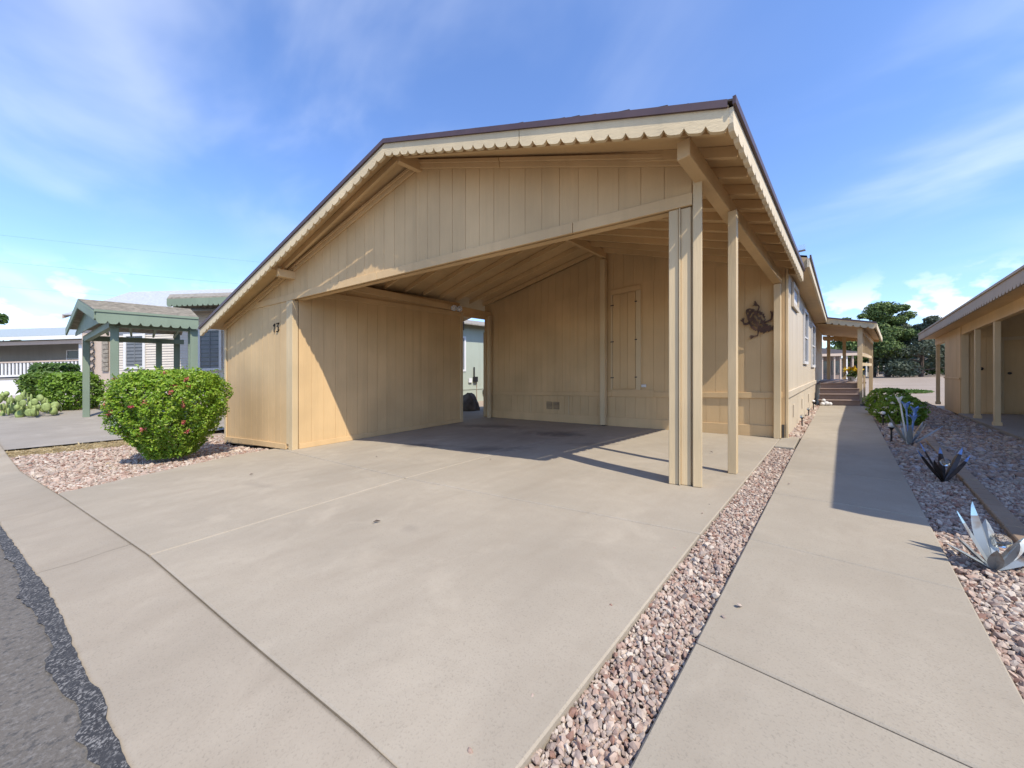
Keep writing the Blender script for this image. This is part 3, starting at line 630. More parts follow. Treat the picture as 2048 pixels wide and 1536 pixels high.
# long side wall
XW = -.625; SN = (1, 0)
siding(hs, (XW, YB + .02), (XW, 13.9), lambda x, y: -.40, lambda x, y: 1.62 - .02 * (y - 6.5), .42, SN, M_house, 0, gap=.006)
siding(hs, (XW, YB + .02), (XW, 13.9), lambda x, y: g(x, y) - .03, lambda x, y: -.405, .84, SN, M_house, 0, gap=.005, name='skirting_panel')
board(hs, (XW, YB + .06), (XW, 13.9), .013, .036, -.415, -.415, -.315, -.315, SN, M_house, 'belt_trim')
board(hs, (XW, YB - .01), (XW, YB + .05), .0, .032, g(-.6, YB), g(-.6, YB), 1.58, 1.58, SN, M_trim, 'corner_trim')
MB().box(-.665, -.635, YB - .06, YB - .03, -.99, -.80).build('pipe_stub', M_dark, hs)
for yy in (7.5, 9.2, 11.0): MB().slab((XW, yy), (XW, yy + .22), .013, .02, -.78, -.78, -.58, -.58, SN).build('skirting_vent', M_house, hs)
def window(parent, a, b, z0, z1, nrm, off, fm, pm, mull=0, fw=.05):
    a, b = Vector(a), Vector(b); d = (b - a).normalized()
    w = MB().slab(a, b, off - .02, off + .006, z0, z0, z1, z1, nrm).build('window', pm, parent)
    for (s0, s1, q0, q1) in ((-fw, (b - a).length + fw, z1, z1 + fw), (-fw, (b - a).length + fw, z0 - fw, z0), (-fw, 0, z0, z1), ((b - a).length, (b - a).length + fw, z0, z1)):
        MB().slab(a + d * s0, a + d * s1, off, off + .03, q0, q0, q1, q1, nrm).build('window_frame', fm, w)
    for k in range(mull):
        zc = z0 + (z1 - z0) * (k + 1) / (mull + 1); MB().slab(a, b, off + .006, off + .018, zc - .015, zc - .015, zc + .015, zc + .015, nrm).build('sash_bar', fm, w)
    return w
window(hs, (XW, 7.3), (XW, 8.1), 1.10, 1.36, SN, .013, M_house, M_white, 0, .07)
window(hs, (XW, 9.55), (XW, 10.45), .18, 1.22, SN, .013, M_white, M_glassw, 1, .06)
window(hs, (XW, 12.0), (XW, 13.2), .12, 1.16, SN, .013, M_white, M_glassw, 1, .06)
# house roof
HE0, HE1 = (-.40, 6.90, 1.72), (-.38, 14.0, 1.50)
HR0, HR1 = (-3.53, 6.90, 2.80), (-3.53, 18.0, 2.62)
hr = MB(); surf(hr, HR0, (-3.53, 14.0, 2.66), HE0, HE1, 0, .03, 2); surf(hr, HR0, HR1, (-7.55, 6.9, 1.55), (-7.55, 18, 1.4), 0, .03, 2)
hroof = hr.build('roof', M_shing, hs)
fascia((HE0[0], HE0[1] - .02, HE0[2]), HE1, (1, 0), .05, .13, .03, 7.2, M_fascy, hs, 'fascia_board', 0.)
drip((HE0[0] + .03, HE0[1] - .02, HE0[2]), (HE1[0] + .03, HE1[1], HE1[2]), (1, 0), hs, h=.05)
MB().hexa([(HE0[0] - .25, 6.9, 1.53), (HE0[0], 6.9, 1.53), (HE1[0], 14, 1.33), (HE1[0] - .25, 14, 1.33), (HE0[0] - .25, 6.9, 1.55), (HE0[0], 6.9, 1.55), (HE1[0], 14, 1.35), (HE1[0] - .25, 14, 1.35)]).build('soffit', M_tany, hs)
MB().hexa([(-.95, 6.9, 1.55), (-.40, 6.9, 1.55), (-.40, 6.93, 1.55), (-.95, 6.93, 1.55), (-.95, 6.9, 1.90), (-.40, 6.9, 1.715), (-.40, 6.93, 1.715), (-.95, 6.93, 1.90)]).build('gable_end_board', M_tan, hs)
MB().box(-.66, -.44, 7.2, 7.32, 1.90, 1.98).build('roof_vent', M_chrome, hs)
MB().box(-7.20, -7.15, YB + .01, 18, -1.1, 1.5).build('side_wall', M_tan, hs); MB().box(-7.2, -.64, 17.95, 18, -1.1, 1.5).build('rear_wall', M_tan, hs)
MB().box(-.65, -.60, 13.9, 18, -1.1, 1.35).build('side_wall', M_house, hs)
# ------------------------------------------------------------------ ENTRY PORCH
po = thing('entry_porch', 'covered entry porch with brown steps at the end of the walkway', 'porch', (0, 14, -1.0))
for k in range(4):
    z0 = -.997 + k * .147
    MB().box(-.50, .315, 13.02 + k * .28, 14.2, z0, z0 + .125).build('step_riser', M_step, po)
    MB().box(-.52, .325, 12.99 + k * .28, 13.32 + k * .28, z0 + .126, z0 + .147).build('step_tread', M_step, po, bevel=.004)
for k in range(9): MB().box(-.60, .47, 14.2 + k * .5, 14.69 + k * .5, -.45, -.405).build('deck_board', M_step, po)
ppz = lambda x: 1.50 - .27 * (x + .38)
for (px, py, z0) in ((.33, 13.72, -1.0), (.72, 18.2, -1.0), (.02, 18.25, -.405), (-.42, 18.25, -.405)): MB().box(px - .05, px + .05, py - .05, py + .05, z0, ppz(px) - .2).build('porch_post', M_trim, po, bevel=.004)
pr_ = MB(); surf(pr_, (-.38, 13.55, 1.50), (-.38, 18.6, 1.50), (.62, 13.55, ppz(.62)), (1.0, 18.6, ppz(1.0)), 0, .03, 1); pr_.build('porch_roof', M_shing, po)
fascia((-.38, 13.53, 1.50), (.62, 13.53, ppz(.62)), (0, -1), .045, .15, .03, .14, M_fasc, po, notch=.05); fascia((.62, 13.55, ppz(.62)), (1.0, 18.6, ppz(1.)), (1, -.07), .04, .15, .03, .15, M_fascy, po)
drip((-.38, 13.49, 1.50), (.64, 13.49, ppz(.64)), (0, -1), po, h=.045)
MB().hexa([(-.60, 13.58, 1.33), (.58, 13.58, 1.09), (.95, 18.5, 1.0), (-.60, 18.5, 1.33), (-.60, 13.58, 1.35), (.58, 13.58, 1.11), (.95, 18.5, 1.02), (-.60, 18.5, 1.35)]).build('porch_ceiling', M_tany, po)
fascia((-.6, 18.5, 1.30), (.95, 18.5, 1.10), (0, -1), .0, .18, .03, .16, M_tanx, po, notch=.05)
MB().beam((.36, 13.7, 1.10), (.75, 18.2, 1.0), .07, .14).build('porch_beam', M_trim, po)
for zc in (.15, .42): MB().beam((.36, 13.8, zc), (.72, 18.1, zc), .04, .09).build('side_rail', M_trim, po)
for k in range(7):
    t = (k + .5) / 7; x = .36 + .36 * t; y = 13.8 + 4.3 * t; MB().box(x - .02, x + .02, y - .1, y + .1, .45, .98).build('side_slat', M_trim, po)
MB().box(.40, .44, 13.75, 13.9, -1.0, -.2).build('stair_side_post', M_trim, po)
# ------------------------------------------------------------------ lizard ornament
def liz():
    u0, v0, k = 1450, 590, 15.36
    def T(p):
        p = (1010 + (p[0] - 1010) * 1.12, 780 + (p[1] - 780) * 1.12)
        u = u0 + p[0] / k; v = v0 + p[1] / k
        return ((u - 1516) * .00645 - .962, .792 - (v - 640) * .00775)
    out = [[(695, 470), (740, 440), (800, 430), (870, 460), (945, 480), (935, 512), (1000, 530), (1045, 550), (1082, 525), (1095, 575), (1160, 585), (1152, 630), (1198, 630), (1192, 690), (1232, 700), (1205, 750), (1240, 790), (1215, 835), (1225, 900), (1260, 915), (1302, 930), (1290, 965), (1362, 958), (1370, 1000), (1420, 990), (1460, 950), (1480, 918), (1530, 870), (1560, 900), (1545, 960), (1500, 990), (1482, 1022), (1440, 1050), (1430, 1098), (1380, 1085), (1312, 1138), (1290, 1105), (1215, 1140), (1180, 1178), (1165, 1130), (1100, 1132), (1075, 1090), (1030, 1092), (1000, 1060), (950, 1078), (940, 1040), (900, 1045), (890, 1010), (855, 1000), (830, 940), (800, 890), (775, 840), (770, 780), (745, 738), (720, 650), (695, 560)],
           [(998, 540), (1040, 455), (1028, 402), (960, 392), (880, 365), (932, 347), (898, 312), (942, 320), (918, 270), (960, 252), (988, 300), (1012, 350), (1060, 388), (1082, 430), (1062, 490), (1040, 556)],
           [(800, 782), (705, 828), (657, 818), (637, 770), (657, 690), (640, 658), (616, 720), (590, 662), (582, 730), (533, 722), (570, 772), (608, 800), (635, 882), (705, 892), (800, 866)],
           [(1212, 842), (1330, 808), (1368, 778), (1375, 680), (1352, 590), (1375, 568), (1402, 632), (1430, 568), (1442, 640), (1480, 566), (1494, 590), (1470, 650), (1427, 712), (1412, 800), (1372, 842), (1212, 888)],
           [(1022, 1075), (1008, 1180), (940, 1198), (860, 1178), (798, 1180), (842, 1202), (783, 1216), (842, 1232), (788, 1250), (832, 1264), (820, 1292), (882, 1260), (950, 1226), (1028, 1222), (1062, 1085)]]
    def zig(pts, w):
        L, R = [], []
        for i, (x, y) in enumerate(pts):
            a = Vector(pts[max(0, i - 1)]); b = Vector(pts[min(len(pts) - 1, i + 1)]); d = (b - a).normalized(); n = Vector((-d.y, d.x)) * w
            L.append((x + n.x, y + n.y)); R.append((x - n.x, y - n.y))
        return L + R[::-1]
    hole = [[(755 + 28 * math.cos(a), 570 + 28 * math.sin(a)) for a in np.linspace(0, 6.28, 9)[:-1]], [(810 + 26 * math.cos(a), 495 + 26 * math.sin(a)) for a in np.linspace(0, 6.28, 9)[:-1]],
            zig([(925, 560), (870, 590), (850, 640), (812, 690)], 24), zig([(1030, 600), (1065, 685), (1125, 670), (1150, 745), (1190, 800)], 26), zig([(930, 650), (960, 690), (985, 730), (1015, 790), (1080, 800), (1065, 910), (1120, 925), (1150, 985)], 28), zig([(860, 800), (880, 870), (930, 890), (950, 950), (1010, 1015)], 23)]
    def mk(polys):
        cu = bpy.data.curves.new('lizard', 'CURVE'); cu.dimensions = '2D'; cu.fill_mode = 'BOTH'; cu.extrude = .004
        for pl in polys:
            s = cu.splines.new('POLY'); s.points.add(len(pl) - 1); s.use_cyclic_u = True
            for i, p in enumerate(pl): x, z = T(p); s.points[i].co = (x, z, 0, 1)
        tmp = bpy.data.objects.new('tmp', cu); COL.objects.link(tmp); dg_ = bpy.context.evaluated_depsgraph_get()
        me = bpy.data.meshes.new_from_object(tmp.evaluated_get(dg_)); V = [(v.co.x, YB - .055 - v.co.z, v.co.y) for v in me.vertices]; Fc = [tuple(p.vertices) for p in me.polygons]
        bpy.data.objects.remove(tmp); bpy.data.meshes.remove(me); mb = MB(); mb.add(V, Fc); return mb
    t = thing('lizard_ornament', 'rusty brown metal horned lizard hanging on the back wall', 'ornament', (-.96, YB - .05, .5))
    mk([out[0]] + hole).build('body', M_rust, t)
    for l_ in out[1:]: mk([l_]).build('leg', M_rust, t)
liz()
# ------------------------------------------------------------------ twin floodlight
fl = thing('floodlight', 'twin-headed silver floodlight at the top of the shed wall', 'light', (XI + .05, 5.30, 1.72))
MB().box(XI + .046, XI + .08, 5.24, 5.36, 1.73, 1.85).build('bracket', M_trim, fl)
for dy in (-.10, .07):
    c = (XI + .16, 5.30 + dy, 1.76); h = MB().tube([(XI + .06, 5.30 + dy * .5, 1.80), (c[0] - .03, c[1], c[2] + .02), (c[0] + .06, c[1] - .05, c[2] - .03)], .035, 12, .068).build('lamp_head', M_chrome, fl, smooth=False)
    MB().ball((c[0] + .062, c[1] - .052, c[2] - .032), .05, 10, 6).build('bulb', M_white, h, smooth=True)
# ------------------------------------------------------------------ vegetation helpers
def leaf_cloud(C, N, size, aspect=.55, fold=.25, rnd=.9):
    """C centres (n,3), N preferred normals (n,3) -> folded leaf of two quads sharing the midrib"""
    n = len(C); N = N + rng.normal(0, rnd, (n, 3)); N /= np.linalg.norm(N, axis=1, keepdims=True) + 1e-9
    A = rng.normal(size=(n, 3)); A -= (A * N).sum(1, keepdims=True) * N; A /= np.linalg.norm(A, axis=1, keepdims=True) + 1e-9; B = np.cross(N, A)
    s = (size * rng.lognormal(0, .25, n))[:, None]
    base = C - A * s * .5; tip = C + A * s * .5; l = C + B * s * aspect * .5 + N * s * fold * .5; r = C - B * s * aspect * .5 + N * s * fold * .5
    V = np.stack([base, l, tip, r], 1).reshape(-1, 3); i = np.arange(n)[:, None] * 4
    return V, np.concatenate([i + np.array([[0, 2, 1]]), i + np.array([[0, 3, 2]])])
def bush(name, label, cat, base, rx, ry, h, prof, n, size, mat, lump=.10, group=None, flowers=None, stem=True, rnd=.8, sprigs=0):
    t = thing(name, label, cat, base, group)
    u = rng.uniform(0, 1, n); th = rng.uniform(0, 6.2832, n)
    zs = np.linspace(0, 1, 200); rp = np.interp(zs, [p[0] for p in prof], [p[1] for p in prof]); w = rp + .15; cdf = np.cumsum(w) / w.sum()
    z = np.interp(u, cdf, zs); R = np.interp(z, zs, rp)
    ph = rng.uniform(0, 6.28, 6); lumpv = lump * (np.sin(5 * th + ph[0]) * np.sin(7 * z + ph[1]) + .8 * np.sin(9 * th + 4 * z * 3 + ph[2]) + .7 * np.sin(14 * th + ph[3]) * np.sin(15 * z + ph[4])) / 1.6
    depth = rng.uniform(0, 1, n) ** 2 * .30; rr = R * (1 + lumpv) * (1 - depth) + rng.normal(0, .015, n)
    topm = rng.uniform(0, 1, n) < .28; rr = np.where(topm, np.sqrt(rng.uniform(0, 1, n)) * np.interp(.9, zs, rp), rr)
    ztop = np.interp(rr, [0, rp.max() * .6, rp.max()], [1.0, .955, .80]); z = np.where(topm, ztop * (1 + .035 * lumpv / max(lump, 1e-3)) - depth * .25, z)
    C = np.stack([base[0] + rr * np.cos(th) * rx, base[1] + rr * np.sin(th) * ry, base[2] + z * h], 1)
    N = np.stack([np.cos(th), np.sin(th), np.where(topm, 2.2, .35 + .4 * z)], 1)
    if sprigs:
        k_ = rng.integers(0, n, sprigs); dirs = N[k_] * np.array([1, 1, .6]) + rng.normal(0, .35, (sprigs, 3)) + np.array([0, 0, .35]); dirs /= np.linalg.norm(dirs, axis=1, keepdims=True)
        ok = depth[k_] < .1; k_ = k_[ok]; dirs = dirs[ok]; m_ = 14; st_ = rng.uniform(-.02, .12, (len(k_), m_, 1)) * rng.uniform(.4, 1.2, (len(k_), 1, 1))
        SC = C[k_][:, None, :] + dirs[:, None, :] * st_ + rng.normal(0, .018, (len(k_), m_, 3)); C = np.concatenate([C, SC.reshape(-1, 3)]); N = np.concatenate([N, np.repeat(dirs, m_, 0)])
    V, Fq = leaf_cloud(C, N, size, rnd=rnd); npmesh('foliage', V, Fq, mat, t)
    if stem:
        mb = MB()
        for k in range(7):
            a = 6.28 * k / 7; mb.tube([(base[0] + .05 * math.cos(a), base[1] + .05 * math.sin(a), base[2] - .03), (base[0] + .25 * rx * math.cos(a), base[1] + .25 * ry * math.sin(a), base[2] + .35 * h), (base[0] + .6 * rx * math.cos(a), base[1] + .6 * ry * math.sin(a), base[2] + .75 * h)], .02, 5, .008)
        mb.build('stem', M_bark, t)
    if flowers:
        fm, fn_, fs, pet = flowers
        for k in range(fn_):
            tz = random.uniform(.25, .97); ta = math.radians(random.uniform(-170, 20)); rr_ = float(np.interp(tz, zs, rp)) * 1.0
            c0 = np.array([base[0] + rr_ * math.cos(ta) * rx, base[1] + rr_ * math.sin(ta) * ry, base[2] + tz * h])
            m_ = pet; V, Fq = leaf_cloud(c0 + rng.normal(0, fs * .42, (m_, 3)), np.tile([math.cos(ta), math.sin(ta), .5], (m_, 1)), fs, .7)
            npmesh('flower_cluster', V, Fq, fm, t)
    return t
bush('flowering_bush', 'big rounded bright green bush with pink flower clusters beside the shed', 'bush', (-7.98, .36, -1.08), .70, .70, 1.38,
     [(0, .36), (.12, .52), (.32, .80), (.55, .97), (.72, 1.0), (.86, .94), (.95, .76), (1, .5)], 36000, .042, M_leafA, .15, flowers=(M_petal, 30, .034, 18), sprigs=260)
bush('leafy_shrub', 'low dark green shrub dotted white beside the walkway, farther of two', 'bush', (.68, 10.7, g(.8, 11) - .02), .34, .34, .58, [(0, .75), (.3, .95), (.6, 1), (.85, .8), (1, .4)], 3600, .050, M_leafE, .16, 'shrubs right of the walkway', (M_wpetal, 12, .03, 8))
bush('leafy_shrub', 'dark green shrub dotted white, nearer of two beside the walkway', 'bush', (.74, 9.4, g(.9, 9.5) - .02), .32, .32, .50, [(0, .75), (.3, .95), (.6, 1), (.85, .8), (1, .4)], 3600, .046, M_leafE, .16, 'shrubs right of the walkway', (M_wpetal, 14, .03, 8))
def tree(name, label, base, h, rx, crown0, n, size, mat, group, clumps=26, trunk=.16, seed=1, taper=.5):
    r = np.random.default_rng(seed); t = thing(name, label, 'tree', base, group); cs = []
    for k in range(clumps):
        f = r.uniform(0, 1); z = crown0 + (1 - crown0) * f; rad = rx * (1 - taper * f) * math.sqrt(r.uniform(.05, 1)); a = r.uniform(0, 6.28)
        cs.append((base[0] + rad * math.cos(a), base[1] + rad * math.sin(a), base[2] + z * h * .95, rx * r.uniform(.22, .42) * (1 - .3 * f)))
    mb = MB(); mb.tube([(base[0], base[1], base[2] - .2), (base[0] + .1, base[1], base[2] + h * .35), (base[0], base[1] + .1, base[2] + h * .85)], trunk, 8, trunk * .25); mb.build('trunk', M_bark, t)
    lm = MB()
    for c in cs[::2]: lm.tube([(base[0], base[1], base[2] + (c[2] - base[2]) * .72), ((base[0] + c[0]) / 2, (base[1] + c[1]) / 2, base[2] + (c[2] - base[2]) * .9), c[:3]], trunk * .35, 5, .02)
    lm.build('limb', M_bark, t)
    idx = r.integers(0, clumps, n); cc = np.array(cs)[idx]; d = r.normal(size=(n, 3)); d /= np.linalg.norm(d, axis=1, keepdims=True); rad = cc[:, 3:4] * r.uniform(.25, 1, (n, 1)) ** .5
    C = cc[:, :3] + d * rad * np.array([1.15, 1.15, .7]); V, Fq = leaf_cloud(C, d + np.array([0, 0, .5]), size, .5, .15, .7); npmesh('crown', V, Fq, mat, t)
    return t
# ------------------------------------------------------------------ garden ornaments
def solar(loc, h, label, group, white=True):
    t = thing('solar_light', label, 'garden light', loc, group); x, y, z = loc
    MB().tube([(x, y, z - .06), (x, y, z + h * .72)], .010, 8).build('stake', M_black, t)
    MB().tube([(x, y, z + h * .66), (x, y, z + h * .76), (x, y, z + h * .80)], .012, 10, .036).build('cup', M_black, t)
    MB().ball((x, y, z + h * .90), .034 if white else .03, 12, 8, (1, 1, .9)).build('globe', M_white if white else M_glass, t, smooth=True); return t
gl = 'solar stake lights along the walkway'
solar((-.545, 8.2, -1.03), .22, 'black solar stake light by the house wall, nearest the carport', gl, False)
solar((-.55, 9.95, -1.03), .21, 'middle black solar stake light along the house wall', gl, False)
solar((-.545, 11.5, -1.03), .27, 'white-globed solar stake light next to the porch steps', gl)
solar((.475, 7.05, -1.03), .26, 'white-globed solar light beside the blue-flowered metal agave', gl)
solar((.50, 8.9, -1.03), .26, 'white-globed solar light in front of the shrubs', gl)
def agave(loc, blades, label, tipmat=M_bpetal, ball=None, mat=M_galv):
    t = thing('metal_agave', label, 'garden ornament', loc, 'metal agave ornaments in the gravel'); x, y, z = loc
    for (az, el, L, w, tip) in blades:
        d = Vector((math.cos(az) * math.cos(el), math.sin(az) * math.cos(el), math.sin(el))); sd_ = Vector((-math.sin(az), math.cos(az), 0)); up = d.cross(sd_) * -1
        def blade(s0, s1, nseg):
            mb = MB()
            for i in range(nseg + 1):
                s = s0 + (s1 - s0) * i / nseg; ww = w * 1.25 * math.sin(math.pi * (.10 + .90 * s)) ** .85 if s < .999 else 0; c = Vector((x, y, z - .02)) + d * (L * s) - Vector((0, 0, 1)) * (.10 * L * s * s * math.cos(el)) + Vector((d.x, d.y, 0)) * .015
                f = up * (ww * .35)
                mb.v += [tuple(c + sd_ * ww + f), tuple(c - f * .3), tuple(c - sd_ * ww + f), tuple(c - f * .3 - up * .003)]
            for i in range(nseg):
                a = 4 * i; b = a + 4; mb.f += [(a, b, b + 1, a + 1), (a + 1, b + 1, b + 2, a + 2), (a, a + 3, b + 3, b), (a + 3, a + 2, b + 2, b + 3)]
            return mb
        l_ = blade(0, .78 if tip else 1, 8).build('blade', mat, t, smooth=False)
        if tip: blade(.78, 1, 4).build('blade_tip', tipmat, l_)
    if ball: MB().ball((x + ball[0], y + ball[1], z + ball[2]), ball[3], 16, 10).build('glass_ball', M_glass, t, smooth=True)
    return t
CR = Vector((.7277, .6859)); CF = Vector((-.6859, .7277))                     # across / away, seen from the street
def az(a, f): v = CR * a + CF * f; return math.atan2(v.y, v.x)
M_bronze = flat('dark_bronze_tin', (.06, .05, .045), .4, .5, .4, 25)
M_btip = flat('pale_blue_tin', (.36, .55, .66), .35, .4, .2, 20)
agave((.545, 2.92, -1.0), [(az(-1, .1), .62, .24, .017, 0), (az(-.5, .6), 1.18, .29, .015, 1), (az(-.05, .8), 1.33, .325, .026, 1), (az(.6, .7), 1.12, .25, .024, 0), (az(.1, -1), 1.15, .19, .026, 0), (az(-.9, .4), .90, .19, .019, 0), (az(1, .1), .72, .26, .021, 1), (az(1, -.3), .60, .27, .022, 0), (az(-.7, -.6), .95, .17, .020, 0)],
      'silver metal agave with glass ball in sunlit gravel nearest the street', M_btip, ball=(.035, .07, .105, .034))
agave((.64, 4.85, -1.0), [(az(-1, .1), .98, .36, .018, 1), (az(-.6, .6), 1.2, .36, .018, 1), (az(-.9, -.3), 1.0, .26, .018, 0), (az(1, .2), .95, .38, .020, 1), (az(1, -.3), .98, .30, .020, 1), (az(.7, .7), .95, .36, .016, 1)],
      'dark metal agave with blue tips in shaded gravel, middle of three', ball=(.02, .06, .14, .034), mat=M_bronze)
t = agave((.62, 6.85, -1.0), [(az(-1, .1), 1.05, .50, .020, 0), (az(-.5, -.5), 1.1, .34, .022, 0), (az(.5, -.5), 1.15, .34, .022, 0), (az(1, .2), .95, .40, .022, 0), (az(1, -.4), .75, .42, .020, 0), (az(.2, .9), 1.2, .34, .02, 0)],
      'metal agave with tall blue and white tin lilies, farthest of three')
for (a, f, h, mt, sc) in ((-.13, 0, .60, M_wpetal, 1.), (-.02, .02, .52, M_bpetal, 1.25), (.05, -.02, .46, M_bpetal, 1.2), (.10, .03, .38, M_bpetal, .7), (.0, -.05, .36, M_bpetal, 1.1)):
    o = CR * a + CF * f; bx, by, bz_ = .62 + o.x, 6.85 + o.y, -1.0 + h
    st = MB().tube([(.62 + o.x * .2, 6.85 + o.y * .2, -1.0), (bx, by, bz_)], .009, 6).build('flower_stalk', mt, t)
    mb = MB()
    for k in range(6):
        b_ = 1.0472 * k; c_, s_ = math.cos(b_), math.sin(b_); n_ = len(mb.v)
        mb.v += [(bx, by, bz_ - .08 * sc), (bx + .03 * sc * math.cos(b_ - .5), by + .03 * sc * math.sin(b_ - .5), bz_), (bx + .062 * sc * c_, by + .062 * sc * s_, bz_ + .022 * sc), (bx + .03 * sc * math.cos(b_ + .5), by + .03 * sc * math.sin(b_ + .5), bz_)]
        mb.f += [(n_, n_ + 1, n_ + 2, n_ + 3)]
    mb.build('lily_flower', mt, t)
# timber edging in the gravel
ed = thing('landscape_edging', 'brown painted edging blocks curving through the right-hand gravel', 'edging', (.8, 5, -1.0))
EP = [(.74, 2.6), (.752, 3.48), (.775, 4.2), (.80, 4.95), (.835, 6.4), (.86, 7.6)]
for k in range(34):
    y = 2.2 + k * .16; x = lerp_line([(p[1], p[0]) for p in EP], y); x2 = lerp_line([(p[1], p[0]) for p in EP], y + .155)
    zt = g(x, y) + .012 + random.uniform(-.003, .003); MB().hexa([(x - .045, y, zt - .08), (x + .045, y, zt - .08), (x2 + .045, y + .155, zt - .08), (x2 - .045, y + .155, zt - .08), (x - .045, y, zt), (x + .045, y, zt), (x2 + .045, y + .155, zt), (x2 - .045, y + .155, zt)]).build('edging_block', M_edge, ed, bevel=.006)
# ornaments near the porch
t = thing('step_ornament', 'white ball-shaped figurine cluster at the foot of the porch steps', 'ornament', (-.36, 12.9, -1.0))
for (a, b, c, r_) in ((-.42, 12.85, -.95, .05), (-.34, 12.9, -.94, .06), (-.40, 12.95, -.86, .045), (-.27, 12.9, -.95, .05)): MB().ball((a, b, c), r_, 10, 7).build('ball', M_white, t, smooth=True)
t = thing('flower_pot', 'pale pot of yellow flowers standing on the porch', 'flower pot', (.14, 15.2, -.405))
MB().tube([(.20, 15.2, -.405), (.20, 15.2, -.32), (.20, 15.2, -.22)], .08, 14, .13).build('pot', M_white, t)
V, Fq = leaf_cloud(np.array([.20, 15.2, -.06]) + rng.normal(0, 1, (260, 3)) * [.08, .08, .045], np.tile([0, -.3, 1.], (260, 1)), .07); npmesh('flower_cluster', V, Fq, M_ypetal, t)
V, Fq = leaf_cloud(np.array([.24, 15.1, -.20]) + rng.normal(0, 1, (200, 3)) * [.09, .09, .06], np.tile([0, -.3, 1.], (200, 1)), .07); npmesh('foliage', V, Fq, M_leafC, t)
# boulder in the passage
def boulder(c, r, label):
    bm = bmesh.new(); bmesh.ops.create_icosphere(bm, subdivisions=3, radius=1); mb = MB()
    for v in bm.verts:
        n_ = v.co; k = 1 + .12 * math.sin(3 * n_.x + 2 * n_.y + 1) + .09 * math.sin(5 * n_.z + 3 * n_.x) + .05 * math.sin(9 * n_.y + 4)
        mb.v.append((c[0] + n_.x * k * r[0], c[1] + n_.y * k * r[1], c[2] + max(-.3, n_.z * k) * r[2]))
    bm.verts.index_update(); mb.f = [tuple(v.index for v in f.verts) for f in bm.faces]; bm.free()
    return tag(mb.build('boulder', M_rock, smooth=False), label, 'rock')
boulder((-8.86, 7.35, g(-8.8, 7.3) + .10), (.42, .36, .50), 'dark rounded boulder behind the shed, seen through the carport side gap')
# ------------------------------------------------------------------ RIGHT NEIGHBOUR
rn = thing('neighbouring_house', 'tan neighbouring home with posted side porch, right of the gravel bed', 'house', (3.2, 12, -1.15))
XE = 1.72; ez = lambda y: 1.26 - .028 * (y - 7.5) if y > 7.5 else 1.26
def eave(y): return (XE, y, ez(y))
mb = MB(); pts = [2.95, 7.5, 16.6]
for y0, y1 in zip(pts, pts[1:]):
    mb.hexa([(XE, y0, ez(y0) - .03), (6.5, y0, ez(y0) + 1.5), (6.5, y1, ez(y1) + 1.5), (XE, y1, ez(y1) - .03), (XE, y0, ez(y0)), (6.5, y0, ez(y0) + 1.53), (6.5, y1, ez(y1) + 1.53), (XE, y1, ez(y1))])
mb.build('roof', M_shing, rn)
M_nf = paint('greyish_eave_paint', (.40, .31, .22), grain='y', var=.12)
fascia(eave(2.95), eave(7.5), (-1, 0), .035, .19, .03, .15, M_nf, rn, notch=.05); fascia(eave(7.5), eave(16.6), (-1, 0), .035, .19, .03, .15, M_nf, rn, notch=.05)
drip((XE - .03, 2.95, 1.262), (XE - .03, 7.5, 1.262), (-1, 0), rn, h=.035, mat=M_nf); drip((XE - .03, 7.5, 1.262), (XE - .03, 16.6, ez(16.6) + .002), (-1, 0), rn, h=.035, mat=M_nf)
for y0, y1 in zip(pts, pts[1:]):
    a_, b_ = ez(y0) - .19, ez(y1) - .19
    MB().hexa([(XE + .001, y0, a_), (2.2, y0, a_), (2.2, y1, b_), (XE + .001, y1, b_), (XE + .001, y0, a_ + .02), (2.2, y0, a_ + .02), (2.2, y1, b_ + .02), (XE + .001, y1, b_ + .02)]).build('soffit', M_tany, rn)
    MB().beam((2.05, y0 + .2, a_ - .002), (2.05, y1 - .15, b_ - .002), .09, .20).build('porch_beam', M_tany, rn)
for y in (4.6, 7.2, 9.15, 10.8, 12.1, 16.35):
    ztop = ez(y) - .385
    zg = g(2.05, y); MB().box(2.012, 2.088, y - .038, y + .038, zg, ztop).build('porch_post', M_trim, rn, bevel=.005); MB().box(2.0, 2.10, y - .05, y + .05, zg, zg + .08).build('post_foot', M_trim, rn)
MB().prism([(1.96, 8.6), (6.5, 8.6), (6.5, 13.2), (1.96, 13.2)], lambda x, y: -1.13, .1).build('porch_floor', M_nconc, rn)
siding(rn, (2.0, 13.2), (2.0, 14.95), lambda x, y: -.32, lambda x, y: ez(y) - .2, .42, (-1, 0), M_tan, 0); siding(rn, (2.0, 13.2), (2.0, 14.95), lambda x, y: -1.17, lambda x, y: -.325, .88, (-1, 0), M_tan, .004)
board(rn, (2.0, 13.2), (2.0, 14.95), .013, .03, -.34, -.34, -.30, -.30, (-1, 0), M_tany, 'belt_trim')
siding(rn, (2.0, 13.2), (2.50, 13.2), lambda x, y: -1.14, lambda x, y: .9, .205, (0, -1), M_greyw if False else M_tan, 0); siding(rn, (2.50, 13.2), (6.5, 13.2), lambda x, y: -1.14, lambda x, y: 1.4, .205, (0, -1), M_tan, -.25)
board(rn, (2.0, 13.2), (2.11, 13.2), .012, .035, -1.14, -1.14, .8, .8, (0, -1), M_trim, 'corner_trim')
board(rn, (2.495, 13.2), (2.495, 13.45), -.03, .0, -1.14, -1.14, .95, .95, (1, 0), M_tan, 'return_wall', 0)
dr = board(rn, (2.64, 13.2), (3.42, 13.2), -.24, -.22, -1.10, -1.10, .52, .52, (0, -1), M_tan, 'door', .003)
